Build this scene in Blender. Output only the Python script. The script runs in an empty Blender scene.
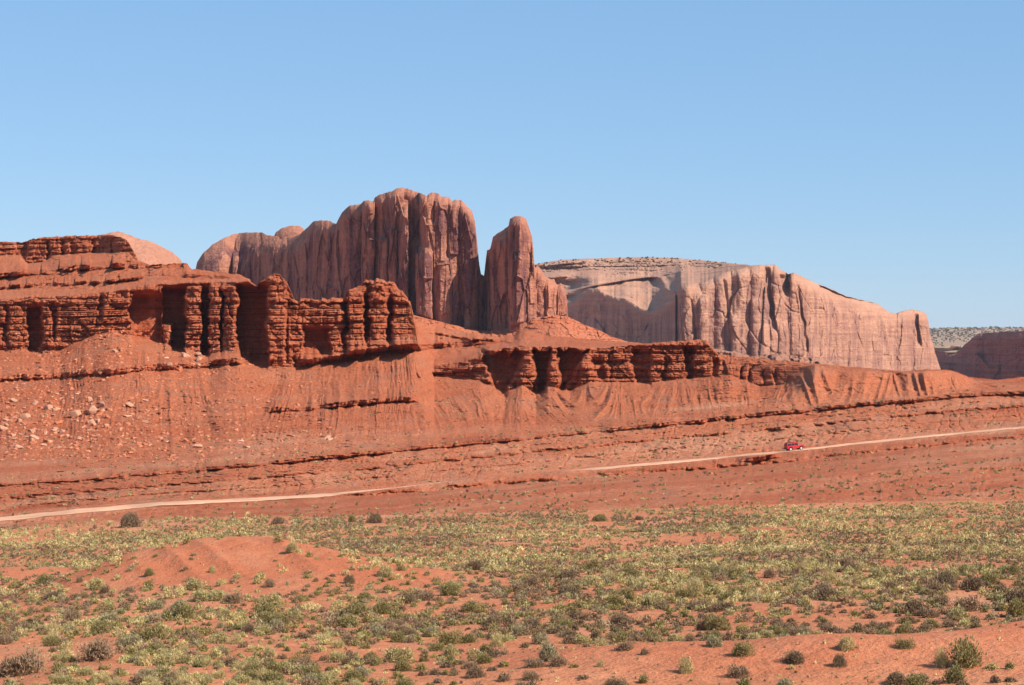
import bpy, math, random
import numpy as np
from mathutils import Vector

# ------------------------------------------------------------------ camera, light, exposure
S = bpy.context.scene
COL = S.collection
F, CX, CY = 1991.0, 512.0, 342.5          # focal length in picture widths*1024, principal point
CAMZ = 32.0                               # eye height over the foot of the escarpment
cam = bpy.data.cameras.new('camera'); camo = bpy.data.objects.new('camera', cam); COL.objects.link(camo)
camo.location = (0, 0, CAMZ); camo.rotation_euler = (math.radians(90), 0, 0)
cam.sensor_width = 36; cam.lens = 36 * F / 1024; cam.clip_start = 1; cam.clip_end = 40000
S.camera = camo

SUN_EL, SUN_AZ = math.radians(39), math.radians(34)     # azimuth measured from +X (right) towards the viewer
w = bpy.data.worlds.new('World'); S.world = w; w.use_nodes = True
wn = w.node_tree.nodes; wl = w.node_tree.links; wn.clear()
sky = wn.new('ShaderNodeTexSky'); sky.sky_type = 'NISHITA'; sky.sun_disc = False
sky.sun_elevation = SUN_EL; sky.sun_rotation = math.radians(90) + SUN_AZ
sky.altitude = 1600; sky.air_density = 1.0; sky.dust_density = 0.0; sky.ozone_density = 1.2
bg = wn.new('ShaderNodeBackground'); bg.inputs[1].default_value = 0.092
smx = wn.new('ShaderNodeMix'); smx.data_type = 'RGBA'; smx.inputs['Factor'].default_value = 0.62; smx.inputs['B'].default_value = (1.66, 3.55, 6.25, 1)
wo = wn.new('ShaderNodeOutputWorld'); wl.new(sky.outputs[0], smx.inputs['A']); wl.new(smx.outputs['Result'], bg.inputs[0]); wl.new(bg.outputs[0], wo.inputs[0])
sd = bpy.data.lights.new('sun', 'SUN'); sd.energy = 5.0; sd.angle = math.radians(0.53); sd.color = (1.0, 0.91, 0.79)
so = bpy.data.objects.new('sun', sd); COL.objects.link(so)
sv = Vector((math.cos(SUN_EL) * math.cos(SUN_AZ), -math.cos(SUN_EL) * math.sin(SUN_AZ), math.sin(SUN_EL)))
so.rotation_euler = sv.to_track_quat('Z', 'Y').to_euler()
S.view_settings.view_transform = 'Standard'; S.view_settings.look = 'None'
S.view_settings.exposure = 0.53; S.view_settings.gamma = 1.0; S.view_settings.use_curve_mapping = False
S.cycles.volume_bounces = 0; S.cycles.max_bounces = 5; S.cycles.diffuse_bounces = 3

# ------------------------------------------------------------------ helpers
rs = np.random.RandomState(7)
TAB = rs.rand(4096).astype(np.float32) * 2 - 1
def _h(ix, iy, iz):
    n = (ix * 73856093) ^ (iy * 19349663) ^ (iz * 83492791)
    n = (n ^ (n >> 13)) * 1274126177
    return TAB[(n ^ (n >> 15)) & 4095]
def noise3(x, y, z):
    x, y, z = np.broadcast_arrays(np.asarray(x, np.float64), y, z)
    fx, fy, fz = np.floor(x), np.floor(y), np.floor(z)
    ix, iy, iz = fx.astype(np.int64), fy.astype(np.int64), fz.astype(np.int64)
    u, v, q = (x - fx).astype(np.float32), (y - fy).astype(np.float32), (z - fz).astype(np.float32)
    u = u*u*(3-2*u); v = v*v*(3-2*v); q = q*q*(3-2*q)
    def L(a, b, t): return a + (b - a) * t
    return L(L(L(_h(ix,iy,iz),_h(ix+1,iy,iz),u), L(_h(ix,iy+1,iz),_h(ix+1,iy+1,iz),u), v),
             L(L(_h(ix,iy,iz+1),_h(ix+1,iy,iz+1),u), L(_h(ix,iy+1,iz+1),_h(ix+1,iy+1,iz+1),u), v), q)
def noise2(x, y, seed=0):
    x, y = np.broadcast_arrays(np.asarray(x, np.float64), y)
    fx, fy = np.floor(x), np.floor(y)
    ix, iy = fx.astype(np.int64), fy.astype(np.int64)
    u, v = (x - fx).astype(np.float32), (y - fy).astype(np.float32)
    u = u*u*(3-2*u); v = v*v*(3-2*v)
    a = _h(ix,iy,seed); b = _h(ix+1,iy,seed); c = _h(ix,iy+1,seed); d = _h(ix+1,iy+1,seed)
    return (a+(b-a)*u)*(1-v) + (c+(d-c)*u)*v
def fbm2(x, y, o=4, seed=0, g=0.5):
    s = 0; a = 1.0; t = 0
    for k in range(o):
        s = s + a * noise2(x * 2.03**k + 17.3*k, y * 2.03**k - 9.1*k, seed + k); t += a; a *= g
    return s / t
def fbm3(x, y, z, o=3, g=0.5):
    s = 0; a = 1.0; t = 0
    for k in range(o):
        s = s + a * noise3(x * 2.03**k + 17.3*k, y * 2.03**k - 9.1*k, z * 2.03**k + 3.3*k); t += a; a *= g
    return s / t
def blocks(x, z, seed=0):
    """jittered cells: a value and a tilt per cell, and the distance to the nearest crack"""
    fx, fz = np.floor(x).astype(np.int64), np.floor(z).astype(np.int64)
    f1 = np.full(np.shape(x), 9.0); f2 = f1.copy(); val = np.zeros_like(f1); tl = np.zeros_like(f1)
    for i in (-1, 0, 1):
        for j in (-1, 0, 1):
            cx, cz = fx + i, fz + j
            h1, h2, h3, h4 = _h(cx, cz, seed), _h(cx, cz, seed+1), _h(cx, cz, seed+2), _h(cx, cz, seed+3)
            dx = x - (cx + .5 + .42*h1); dz = z - (cz + .5 + .42*h2)
            d = np.maximum(np.abs(dx), np.abs(dz)*.8) + .15*(np.abs(dx)+np.abs(dz))
            n = d < f1
            f2 = np.where(n, f1, np.minimum(f2, d)); val = np.where(n, h3, val); tl = np.where(n, h4*dx, tl); f1 = np.where(n, d, f1)
    return val, tl, f2 - f1
def ridged(n): return 1 - np.abs(n) * 2
def sst(e0, e1, x):
    t = np.clip((x - e0) / (e1 - e0), 0, 1); return t*t*(3-2*t)
def pw(px, *pairs):
    """piecewise linear through (x, value) pairs"""
    a = np.array(pairs, float); return np.interp(px, a[:, 0], a[:, 1])

def mesh_from(name, V, Fc, mats, parent=None, smooth=True, attrs=None, midx=None):
    """V (n,3), Fc (m,k) all faces with k corners"""
    me = bpy.data.meshes.new(name); m, k = Fc.shape
    me.vertices.add(len(V)); me.vertices.foreach_set('co', np.ascontiguousarray(V, np.float32).ravel())
    me.loops.add(m * k); me.loops.foreach_set('vertex_index', np.ascontiguousarray(Fc, np.int32).ravel())
    me.polygons.add(m); me.polygons.foreach_set('loop_start', np.arange(0, m*k, k, dtype=np.int32))
    me.polygons.foreach_set('use_smooth', np.full(m, smooth, dtype=bool))
    if midx is not None: me.polygons.foreach_set('material_index', np.ascontiguousarray(midx, np.int32))
    me.update(calc_edges=True)
    for an, av in (attrs or {}).items():
        if av.ndim == 1:
            at = me.attributes.new(an, 'FLOAT', 'POINT'); at.data.foreach_set('value', av.astype(np.float32).ravel())
        else:
            at = me.attributes.new(an, 'FLOAT_COLOR', 'POINT')
            c = np.ones((len(av), 4), np.float32); c[:, :3] = av; at.data.foreach_set('color', c.ravel())
    for mm in (mats if isinstance(mats, (list, tuple)) else [mats]): me.materials.append(mm)
    o = bpy.data.objects.new(name, me); COL.objects.link(o)
    if parent: o.parent = parent
    return o
def grid_faces(nr, nc):
    i = np.arange((nr-1)*(nc-1)); r = i // (nc-1); c = i % (nc-1); a = r*nc + c
    return np.stack([a, a+1, a+nc+1, a+nc], 1)
def tag(o, label=None, cat=None, group=None, kind=None):
    if label: o['label'] = label
    if cat: o['category'] = cat
    if group: o['group'] = group
    if kind: o['kind'] = kind
    return o
def world(px, py, Y):
    return (px - CX) * Y / F, Y, CAMZ - (py - CY) * Y / F
def zpy(z, Y): return CY - (z - CAMZ) * F / Y          # picture row of a world height z at distance Y

class Sheet:
    """a landform built from contour lines: every contour gives height and distance along its length"""
    def __init__(s, x0, x1, dx, contours, rows):
        s.px = np.arange(x0, x1 + dx/2, dx); s.x0, s.dx = x0, dx
        cs = [c(s.px) for c in contours]
        PY, Y, K = [], [], []
        for k in range(len(cs) - 1):
            (a, ya), (b, yb) = cs[k], cs[k+1]
            n = rows[k]
            for t in np.arange(n) / n:
                PY.append(a + (b-a)*t); Y.append(ya + (yb-ya)*t); K.append(np.full(len(s.px), k + t))
        PY.append(cs[-1][0]); Y.append(cs[-1][1]); K.append(np.full(len(s.px), float(len(cs)-1)))
        s.PY = np.array(PY, float); s.Y = np.array(Y, float); s.K = np.array(K)
        s.PX = np.broadcast_to(s.px, s.PY.shape)
    def xyz(s): return world(s.PX, s.PY, s.Y)
    def build(s, name, mat, attrs=None, dz=None):
        X, Y, Z = s.xyz()
        if dz is not None: Z = Z + dz
        s.V = np.stack([X, Y, Z], -1)
        at = {k: v.ravel() for k, v in (attrs or {}).items()}
        return mesh_from(name, s.V.reshape(-1, 3), grid_faces(*s.PY.shape), mat, attrs=at)
    def at(s, px, py):
        """surface point seen at (px, py), nearest layer"""
        c = int(round((px - s.x0) / s.dx)); c = min(max(c, 0), s.PY.shape[1]-1)
        col = s.PY[:, c]; idx = np.where((col[:-1] >= py) & (col[1:] < py))[0]
        if len(idx) == 0: return None
        i = idx[0]; t = (col[i] - py) / max(col[i] - col[i+1], 1e-6)
        return s.V[i, c] * (1-t) + s.V[i+1, c] * t

# ------------------------------------------------------------------ materials
def nodes(name):
    m = bpy.data.materials.new(name); m.use_nodes = True; nt = m.node_tree
    b = nt.nodes['Principled BSDF']; b.inputs['Roughness'].default_value = 0.95
    b.inputs['Specular IOR Level'].default_value = 0.08
    return m, nt, b
def noise_node(nt, vec, scale, detail=5, rough=0.6, dist=0.0):
    n = nt.nodes.new('ShaderNodeTexNoise'); n.inputs['Scale'].default_value = scale
    n.inputs['Detail'].default_value = detail; n.inputs['Roughness'].default_value = rough
    n.inputs['Distortion'].default_value = dist
    nt.links.new(vec, n.inputs['Vector']); return n.outputs['Fac']
def mapped(nt, sx, sy, sz):
    g = nt.nodes.new('ShaderNodeNewGeometry'); mp = nt.nodes.new('ShaderNodeMapping')
    mp.inputs['Scale'].default_value = (sx, sy, sz); nt.links.new(g.outputs['Position'], mp.inputs['Vector'])
    return mp.outputs[0]
def ramp(nt, fac, *stops):
    r = nt.nodes.new('ShaderNodeValToRGB'); e = r.color_ramp.elements
    e[0].position, e[0].color = stops[0][0], (*stops[0][1], 1); e[1].position, e[1].color = stops[-1][0], (*stops[-1][1], 1)
    for p, c in stops[1:-1]:
        x = e.new(p); x.color = (*c, 1)
    nt.links.new(fac, r.inputs[0]); return r.outputs[0]
def mix(nt, fac, a, b, mode='MIX'):
    n = nt.nodes.new('ShaderNodeMix'); n.data_type = 'RGBA'; n.blend_type = mode
    for s, v in ((n.inputs['Factor'], fac), (n.inputs['A'], a), (n.inputs['B'], b)):
        if isinstance(v, bpy.types.NodeSocket): nt.links.new(v, s)
        elif isinstance(v, tuple): s.default_value = (*v, 1)
        else: s.default_value = v
    return n.outputs['Result']
def attr(nt, name, out='Fac'):
    n = nt.nodes.new('ShaderNodeAttribute'); n.attribute_name = name; return n.outputs[out]
def bump(nt, b, h, dist, strength=1.0, prev=None):
    n = nt.nodes.new('ShaderNodeBump'); n.inputs['Distance'].default_value = dist; n.inputs['Strength'].default_value = strength
    nt.links.new(h, n.inputs['Height'])
    if prev: nt.links.new(prev, n.inputs['Normal'])
    nt.links.new(n.outputs[0], b.inputs['Normal']); return n.outputs[0]
def g3(v): return (v, v, v)

def mat_shale():
    m, nt, b = nodes('red_shale')
    big = noise_node(nt, mapped(nt, .03, .03, .03), 1, 3)
    band = noise_node(nt, mapped(nt, .012, .012, .75), 1, 4, .65)
    fine = noise_node(nt, mapped(nt, 1, 1, 1), 1.1, 6, .7)
    grit = noise_node(nt, mapped(nt, 1, 1, 1), 4.0, 4, .7)
    talus = ramp(nt, big, (.3, (.57, .155, .070)), (.7, (.64, .215, .105)))
    rock = ramp(nt, band, (.30, (.34, .080, .036)), (.42, (.49, .125, .056)), (.52, (.60, .180, .088)), (.60, (.53, .145, .068)), (.70, (.70, .28, .155)))
    tb = mix(nt, .28, talus, ramp(nt, band, (.35, (.46, .110, .048)), (.65, (.63, .220, .11))))
    c = mix(nt, attr(nt, 'cliff'), tb, rock)
    pale = mix(nt, ramp(nt, noise_node(nt, mapped(nt, .05, .05, .05), 1, 5, .7), (.38, g3(0)), (.62, g3(1))), (.69, .30, .17), (.63, .215, .108))
    c = mix(nt, attr(nt, 'pale'), c, pale)
    c = mix(nt, 1.0, c, ramp(nt, fine, (.3, g3(.74)), (.7, g3(1.22))), 'MULTIPLY')
    c = mix(nt, 1.0, c, ramp(nt, grit, (.3, g3(.84)), (.7, g3(1.14))), 'MULTIPLY')
    rubp = noise_node(nt, mapped(nt, .11, .11, .11), 1, 6, .72)
    c = mix(nt, mix(nt, attr(nt, 'cliff'), ramp(nt, rubp, (.52, g3(0)), (.64, g3(.55))), g3(0)), c, (.43, .20, .13))
    # scattered pale stones
    sp = noise_node(nt, mapped(nt, 1, 1, 1), 2.1, 2, .5)
    c = mix(nt, ramp(nt, sp, (.68, g3(0)), (.72, g3(.55))), c, (.56, .33, .22))
    nt.links.new(c, b.inputs['Base Color'])
    p = bump(nt, b, fine, 1.2); bump(nt, b, grit, .35, 1, p)
    return m
def mat_sandstone(name, c1, c2, varnish, streak=1.0, band=0.5):
    m, nt, b = nodes(name)
    big = noise_node(nt, mapped(nt, .012, .012, .012), 1, 4)
    c = ramp(nt, big, (.3, c1), (.7, c2))
    st = noise_node(nt, mapped(nt, .085, .085, .014), 1, 6, .62, .6)
    st2 = noise_node(nt, mapped(nt, .5, .5, .03), 1, 4, .6, .2)
    c = mix(nt, mix(nt, attr(nt, 'cliff'), g3(0), ramp(nt, st, (.44, g3(0)), (.58, g3(.8 * streak)))), c, varnish)
    c = mix(nt, 1.0, c, mix(nt, attr(nt, 'cliff'), g3(1), ramp(nt, st2, (.3, g3(.88)), (.7, g3(1.1)))), 'MULTIPLY')
    bd = noise_node(nt, mapped(nt, .006, .006, .22), 1, 5, .65)
    c = mix(nt, 1.0, c, mix(nt, band, g3(1), ramp(nt, bd, (.3, g3(.68)), (.7, g3(1.2)))), 'MULTIPLY')
    fine = noise_node(nt, mapped(nt, 1, 1, 1), .35, 6, .65)
    c = mix(nt, 1.0, c, ramp(nt, fine, (.3, g3(.86)), (.7, g3(1.12))), 'MULTIPLY')
    nt.links.new(c, b.inputs['Base Color'])
    p = bump(nt, b, fine, 2.4); bump(nt, b, bd, 3.0, .5, p)
    return m
def mat_soil():
    m, nt, b = nodes('red_sand')
    big = noise_node(nt, mapped(nt, .06, .06, .06), 1, 4)
    c = ramp(nt, big, (.3, (.47, .155, .072)), (.55, (.53, .20, .098)), (.75, (.58, .27, .15)))
    med = noise_node(nt, mapped(nt, 1, 1, 1), .9, 6, .7)
    c = mix(nt, 1.0, c, ramp(nt, med, (.3, g3(.8)), (.7, g3(1.15))), 'MULTIPLY')
    c = mix(nt, attr(nt, 'bare'), c, (.48, .130, .058))
    c = mix(nt, mix(nt, attr(nt, 'bare'), g3(0), ramp(nt, noise_node(nt, mapped(nt, .25, .12, .25), 1, 5, .7), (.5, g3(0)), (.7, g3(.7)))), c, (.60, .30, .17))
    sp = noise_node(nt, mapped(nt, 1, 1, 1), 5, 3, .6)
    c = mix(nt, ramp(nt, sp, (.64, g3(0)), (.7, g3(.5))), c, (.60, .36, .25))
    nt.links.new(c, b.inputs['Base Color'])
    p = bump(nt, b, med, .35); bump(nt, b, sp, .08, 1, p)
    return m
def mat_flat(name, c, rough=.8, spec=.2, metal=0, var=0.0, scale=3):
    m, nt, b = nodes(name); b.inputs['Roughness'].default_value = rough; b.inputs['Specular IOR Level'].default_value = spec
    b.inputs['Metallic'].default_value = metal
    if var:
        n = noise_node(nt, mapped(nt, 1, 1, 1), scale, 5, .65)
        nt.links.new(mix(nt, 1.0, c, ramp(nt, n, (.3, g3(1-var)), (.7, g3(1+var))), 'MULTIPLY'), b.inputs['Base Color'])
    else: b.inputs['Base Color'].default_value = (*c, 1)
    return m
def mat_leaf():
    m, nt, b = nodes('scrub_leaves'); b.inputs['Roughness'].default_value = .8
    nt.links.new(attr(nt, 'tint', 'Color'), b.inputs['Base Color'])
    return m
M_SHALE, M_SOIL, M_LEAF = mat_shale(), mat_soil(), mat_leaf()
M_BUTTE = mat_sandstone('butte_sandstone', (.41, .165, .100), (.49, .215, .135), (.18, .072, .064), 1.25, .4)
M_MESA = mat_sandstone('mesa_sandstone', (.43, .22, .145), (.51, .275, .18), (.29, .145, .115), 1.1, .6)
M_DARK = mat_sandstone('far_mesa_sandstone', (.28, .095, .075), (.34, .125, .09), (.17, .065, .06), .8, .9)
M_FAR = mat_sandstone('plateau_sandstone', (.32, .22, .145), (.42, .26, .17), (.25, .2, .15), .3, .8)

# ------------------------------------------------------------------ foreground ground (heights)
def Ye(px): return pw(px, (-600, 322), (-80, 325), (0, 330), (200, 338), (400, 342), (600, 348), (800, 352), (1024, 356), (1600, 362))
def pe(px): return pw(px, (-600, 534), (-80, 532), (0, 528), (100, 523), (200, 518), (400, 515), (600, 510), (800, 504), (1024, 500), (1600, 499))
def gheight(X, Y):
    """world height of the ground at X, Y"""
    Yc = np.maximum(Y, 20.0)
    px = CX + F * X / Yc
    ye = Ye(px); ze = -(pe(px) - CY) * ye / F
    s = Y / ye
    g = pw(s, (-1, .2), (0, .24), (.05, .28), (.15, .375), (.22, .44), (.294, .515), (.43, .64), (.6, .79), (.735, .885), (.88, .965), (1, 1.0), (1.03, 1.02), (1.1, 1.07), (3, 1.3), (4, 2.2), (8, 2.5), (100, 2.5))
    z = ze * g
    nf = np.clip(1.3 - s, 0, 1)
    z = z + (fbm2(X/30, Y/30, 3, 5) * .9 + fbm2(X/7, Y/7, 3, 9) * .28) * sst(1.0, .85, s)
    def gauss(cx, cy, sx, sy, h, rot=0.0, sharp=2.0):
        c, s_ = math.cos(rot), math.sin(rot)
        dx, dy = X - cx, Y - cy
        u = (dx*c + dy*s_)/sx; v = (-dx*s_ + dy*c)/sy
        return h * np.exp(-(np.abs(u)**sharp + np.abs(v)**sharp))
    m1 = gauss(-25, 172, 12.5, 12, 3.5, .1, 2.4) + gauss(-15, 160, 11, 8, 1.2) + gauss(-16, 155, 21, 22, 1.0)
    m2 = gauss(-50, 200, 11, 10, 1.6)
    m3 = gauss(13, 82, 8, 4.5, 1.0, -.1) + gauss(26, 88, 7, 5, 1.5, .2) + gauss(5, 86, 7, 3, .45)
    z = z + m1 + m2 + m3 + (m1 > .1) * 0
    z = z + (m1/3.5) * ridged(noise2((X + Y*.4)/3.0, Y/20.0, 3)) * .22
    return z + CAMZ, np.clip(m1/1.5, 0, 1), np.clip(m3/.5, 0, 1), np.clip(m2/1.0, 0, 1)

cols = np.concatenate([np.linspace(-6000, -700, 24), np.linspace(-640, -90, 24), np.arange(-70, 1100, 1.6), np.linspace(1120, 1700, 24), np.linspace(1760, 7000, 24)])
rows_ = np.concatenate([np.array([1., 10, 20, 30, 40, 48]), 50 * (372/50) ** np.linspace(0, 1, 560), np.array([400, 500, 700, 1000, 1400, 2000, 3000, 5000, 8000, 12000])])
PXg, Yg = np.meshgrid(cols, rows_)
Xg = (PXg - CX) * Yg / F
Zg, b1, b2, b3 = gheight(Xg, Yg)
g = mesh_from('ground', np.stack([Xg, Yg, Zg], -1).reshape(-1, 3), grid_faces(*Xg.shape), M_SOIL, attrs={'bare': np.clip(b1*.5 + b2*.4 + b3*.35, 0, 1).ravel()})
tag(g, kind='structure')

# ------------------------------------------------------------------ escarpment sheet
def Rpy(px): return pw(px, (-80, 527), (0, 521.5), (80, 513), (160, 506), (256, 501), (330, 496.5), (400, 490), (480, 481), (560, 473.5), (620, 468), (700, 460.8), (785, 452.6), (830, 447.5), (930, 437), (1024, 428), (1110, 420))
def RY(px): return pw(px, (-80, 336), (0, 341), (100, 349), (200, 360), (300, 376), (400, 396), (500, 411), (600, 425), (700, 435), (800, 442), (900, 450), (1024, 460), (1110, 467))
RW = 7.6
def road_far(px):
    z = -(Rpy(px) - CY) * RY(px) / F; y2 = RY(px) + RW
    return CY - z * F / y2, y2
wob = lambda px, s, a, sd: a * fbm2(px / s, 0.5, 3, sd)
c_under = lambda px: (pe(px) + 6, Ye(px) - 1)
c_edge = lambda px: (pe(px) - .3, Ye(px) + 2)
def c_toe(px):
    m = pw(px, (-80, .6), (330, .6), (420, .55), (700, .5), (1024, .5))
    return pe(px)*(1-m) + Rpy(px)*m + wob(px, 40, 1.2, 3), Ye(px)*(1-m) + RY(px)*m - pw(px, (300, 0), (500, 9), (1110, 16))
def c_bench(px):
    h = pw(px, (-80, .8), (320, 1.0), (420, 5), (560, 7), (700, 9), (780, 10), (900, 9), (1024, 9))
    return Rpy(px) + h + wob(px, 18, .7, 5), RY(px) - pw(px, (-80, 4), (320, 4), (420, 9), (1110, 13)) + wob(px, 12, 1.6, 8)
def c_lip(px):
    h = pw(px, (-80, .5), (320, .4), (350, -1.5), (440, -3.1), (560, -2.9), (598, -.5), (625, .3), (705, .3), (730, -.9), (760, -.4), (785, .4), (1110, .4))
    return Rpy(px) + h + wob(px, 9, .25, 6), RY(px) - 2.0 + wob(px, 12, .6, 8)
c_rn = lambda px: (Rpy(px), RY(px))
c_rf = lambda px: road_far(px)
def Apy(px): return pw(px, (-80, 492), (0, 485), (128, 476), (256, 465), (400, 450), (500, 441), (600, 431), (700, 421), (760, 415), (860, 405), (960, 396.5), (1024, 393), (1110, 388))
c_A = lambda px: (Apy(px), RY(px) + 47)
def c_F(px):
    return pw(px, (-80, 464), (0, 461), (100, 458), (200, 451), (300, 445), (400, 441), (500, 433), (600, 424), (700, 414), (800, 406), (900, 397), (1024, 389), (1110, 385)) + wob(px, 30, 1.0, 21), RY(px) + pw(px, (-80, 105), (0, 100), (200, 84), (400, 66), (700, 56), (1110, 54))
def Gpy(px): return pw(px, (-80, 352), (0, 350), (60, 350), (95, 334), (112, 331), (130, 335), (160, 342), (180, 348), (210, 354), (225, 350), (240, 352), (270, 366), (300, 367), (340, 361), (390, 350), (414, 347), (425, 356), (434, 376), (480, 380), (505, 392), (522, 384), (536, 394), (548, 386), (570, 390), (590, 382), (650, 382), (700, 377), (730, 374), (760, 386), (785, 384), (800, 376), (815, 368), (840, 374), (865, 372.5), (892, 376), (926, 372), (950, 373), (975, 384), (1024, 380), (1110, 376))
def Hpy(px):
    v = pw(px, (-80, 301), (0, 299), (60, 296), (100, 293), (127, 289), (150, 285), (175, 284), (200, 282), (225, 282), (248, 281), (256, 286), (266, 280), (270, 276), (274, 273.5), (280, 274), (284, 280), (290, 289), (296, 302),
           (300, 301), (343, 298), (349, 291), (358, 285.5), (366, 281), (375, 280), (392, 281.5), (399, 289), (407, 296), (411, 306), (414, 322), (418, 344), (426, 357), (431, 366.5), (455, 363), (478, 357), (486, 351), (520, 346), (560, 347), (600, 348), (640, 345), (680, 341), (700, 340), (706, 341), (713, 350), (724, 361), (740, 363), (762, 364), (785, 366), (800, 366.5), (815, 365), (840, 371), (865, 370), (892, 373.5), (926, 370), (950, 370.5), (965, 376), (975, 381), (990, 381), (1024, 377.5), (1110, 374))
    return np.minimum(v, Gpy(px) - .6)
def Hrough(px):
    rough = pw(px, (-80, 1), (255, 1), (256, 2.4), (300, 2.2), (343, 1.6), (414, 2.6), (420, .6), (700, 1.2), (800, .3), (1110, .3))
    n = noise2(px/4.2, 0, 31); n = np.sign(n)*np.abs(n)**.6
    return rough*(n*.7 + fbm2(px/2.0, 1.5, 2, 33)*.6)
def GY(px): return pw(px, (-80, 604), (0, 600), (110, 590), (210, 590), (240, 584), (270, 578), (340, 583), (400, 588), (430, 583), (460, 572), (490, 560), (600, 553), (700, 546), (740, 536), (785, 522), (815, 512), (926, 512), (960, 520), (1024, 530), (1110, 535))
def cliffh(px): return sst(1, 14, Gpy(px) - Hpy(px))
c_G = lambda px: (Gpy(px), GY(px))
c_H = lambda px: (Hpy(px), GY(px) + 2 + 5*cliffh(px))
def c_I1(px):
    v = pw(px, (-80, 282), (0, 277), (50, 271), (100, 267), (150, 265), (184, 263.5), (187, 264), (192, 269), (215, 272), (240, 275), (250, 280), (256, 300),
           (410, 300), (414, 318), (418, 322), (440, 327), (470, 334), (500, 338), (514, 336), (519, 331), (525, 328.5), (531, 331), (545, 336), (560, 337), (600, 341), (640, 343), (660, 350), (1110, 390))
    back = pw(px, (-80, 48), (180, 46), (250, 25), (256, 8), (405, 8), (414, 40), (440, 80), (640, 60), (680, 14), (1110, 14))
    h = Hpy(px)
    return np.minimum(v, h - .3), GY(px) + 7 + back
def I1rough(px): return noise2(px/2.6, 3.5, 37) * pw(px, (-80, .5), (150, .9), (190, 1.2), (200, .4), (1110, .3))
def c_I2(px):
    a, y = c_I1(px)
    v = pw(px, (-80, 262), (0, 255), (20, 255), (28, 263), (42, 262), (56, 255), (100, 251.5), (128, 252), (136, 260), (150, 264.5))
    return np.where(px < 150, np.minimum(v, a - .4), a - .25), y + pw(px, (-80, 60), (100, 52), (150, 10), (160, 2), (1110, 2))
def c_I3(px):
    a, y = c_I2(px)
    v = pw(px, (-80, 243), (0, 241.5), (22, 242.5), (34, 239), (45, 237), (60, 236.5), (80, 235.5), (100, 235.5), (112, 235), (124, 238), (129, 243), (134, 252), (140, 262))
    return np.where(px < 142, np.minimum(v, a - .3), a - .2), y + pw(px, (-80, 5), (130, 5), (150, 1), (1110, 1))
def c_back(px):
    a, y = c_I3(px); y2 = y + pw(px, (-80, 90), (180, 70), (256, 14), (410, 16), (440, 40), (1110, 30))
    return zpy(world(px, a, y)[2] - 3, y2), y2
def c_down(px):
    a, y = c_back(px); return zpy(-12.0 + 0*px, y + 60), y + 60
E = Sheet(-80, 1110, .6, [c_under, c_edge, c_toe, c_bench, c_lip, c_rn, c_rf, c_A, c_F, c_G, c_H, c_I1, c_I2, c_I3, c_back, c_down],
          [3, 22, 30, 16, 4, 4, 90, 36, 150, 150, 60, 36, 40, 6, 4])
PX, PY, K = E.PX, E.PY.copy(), E.K
X, Yw, Z = E.xyz()
def seg(a, b, e=.15): return sst(a-e, a+e, K) * (1 - sst(b-e, b+e, K))
cl = cliffh(PX[0])[None, :]
# --- how much a face is cliff
hcap = sst(1, 8, c_I2(E.px)[0] - c_I3(E.px)[0])[None, :]
cliff = np.maximum(seg(9, 10, .06) * cl, seg(12, 13, .12) * hcap)
slope_m = seg(8, 9, .12)
# --- strata
def strata(Xv, Zv, L=1.9, dip=0.0):
    wv = Zv + dip*Xv + .5*fbm2(Xv/22, Zv/40, 2, 51)
    q = wv / L + .45*noise2(wv/4.1, 0.3, 52)
    i = np.floor(q); t = q - i; ii_ = i.astype(np.int64); hi = _h(ii_, 3, 53)*.5 + .5
    prof = sst(.0, .16, t) * (1 - sst(.45 + .35*hi, .62 + .38*hi, t))
    u = Xv/(1.7 + 1.6*hi) + .8*noise2(Xv/3.1, i*1.7, 56) + hi*31; c_ = np.floor(u); e_ = np.abs(u - c_ - .5)*2
    blk = _h(c_.astype(np.int64), ii_, 54); blk2 = noise2(Xv/4.3 + i*5.7, i*9.1, 55)
    crack = sst(.8, 1.0, e_)
    q2 = wv/(L*.31); i2 = np.floor(q2); t2 = q2 - i2
    thin = sst(0, .3, t2)*(1 - sst(.5, .9, t2)) * (.5 + .5*_h(i2.astype(np.int64), 5, 57))
    bv, bt_, be = blocks(Xv/2.6, wv/1.3, 600); cv, ct_, ce = blocks(Xv/7.0, wv/5.5, 620)
    return (.40*bv + .8*bt_)*.55 - .5*(1 - sst(0, .12, be)) + .75*cv + 1.2*ct_ - .6*(1 - sst(0, .07, ce)) + prof*(.35 + .75*hi) + blk*prof*.45 - crack*prof*.35 + blk2*.45 + thin*.32 + .25*fbm2(Xv/.9, Zv/.5, 2, 58)
tot = np.zeros_like(PY)
st = strata(X, Z)
fl = fbm2(X/9.0, Z/60, 3, 61)
fl2 = ridged(fbm2(X/4.2 + .3*noise2(X/3, Z/5, 64), Z/14, 2, 63))
flk = pw(PX[0], (-80, .45), (125, .5), (160, 1), (415, 1), (430, .5), (520, .6), (580, .4), (1110, .4))[None, :]
low = pw(PX[0], (-80, 1), (420, 1), (440, 1.0), (700, 1.0), (740, .45), (800, .3), (1110, .3))[None, :]
tot += cliff * low * (-1.45*st + 4.6*fl*flk - .8*np.clip(fl2, 0, 1))
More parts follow.
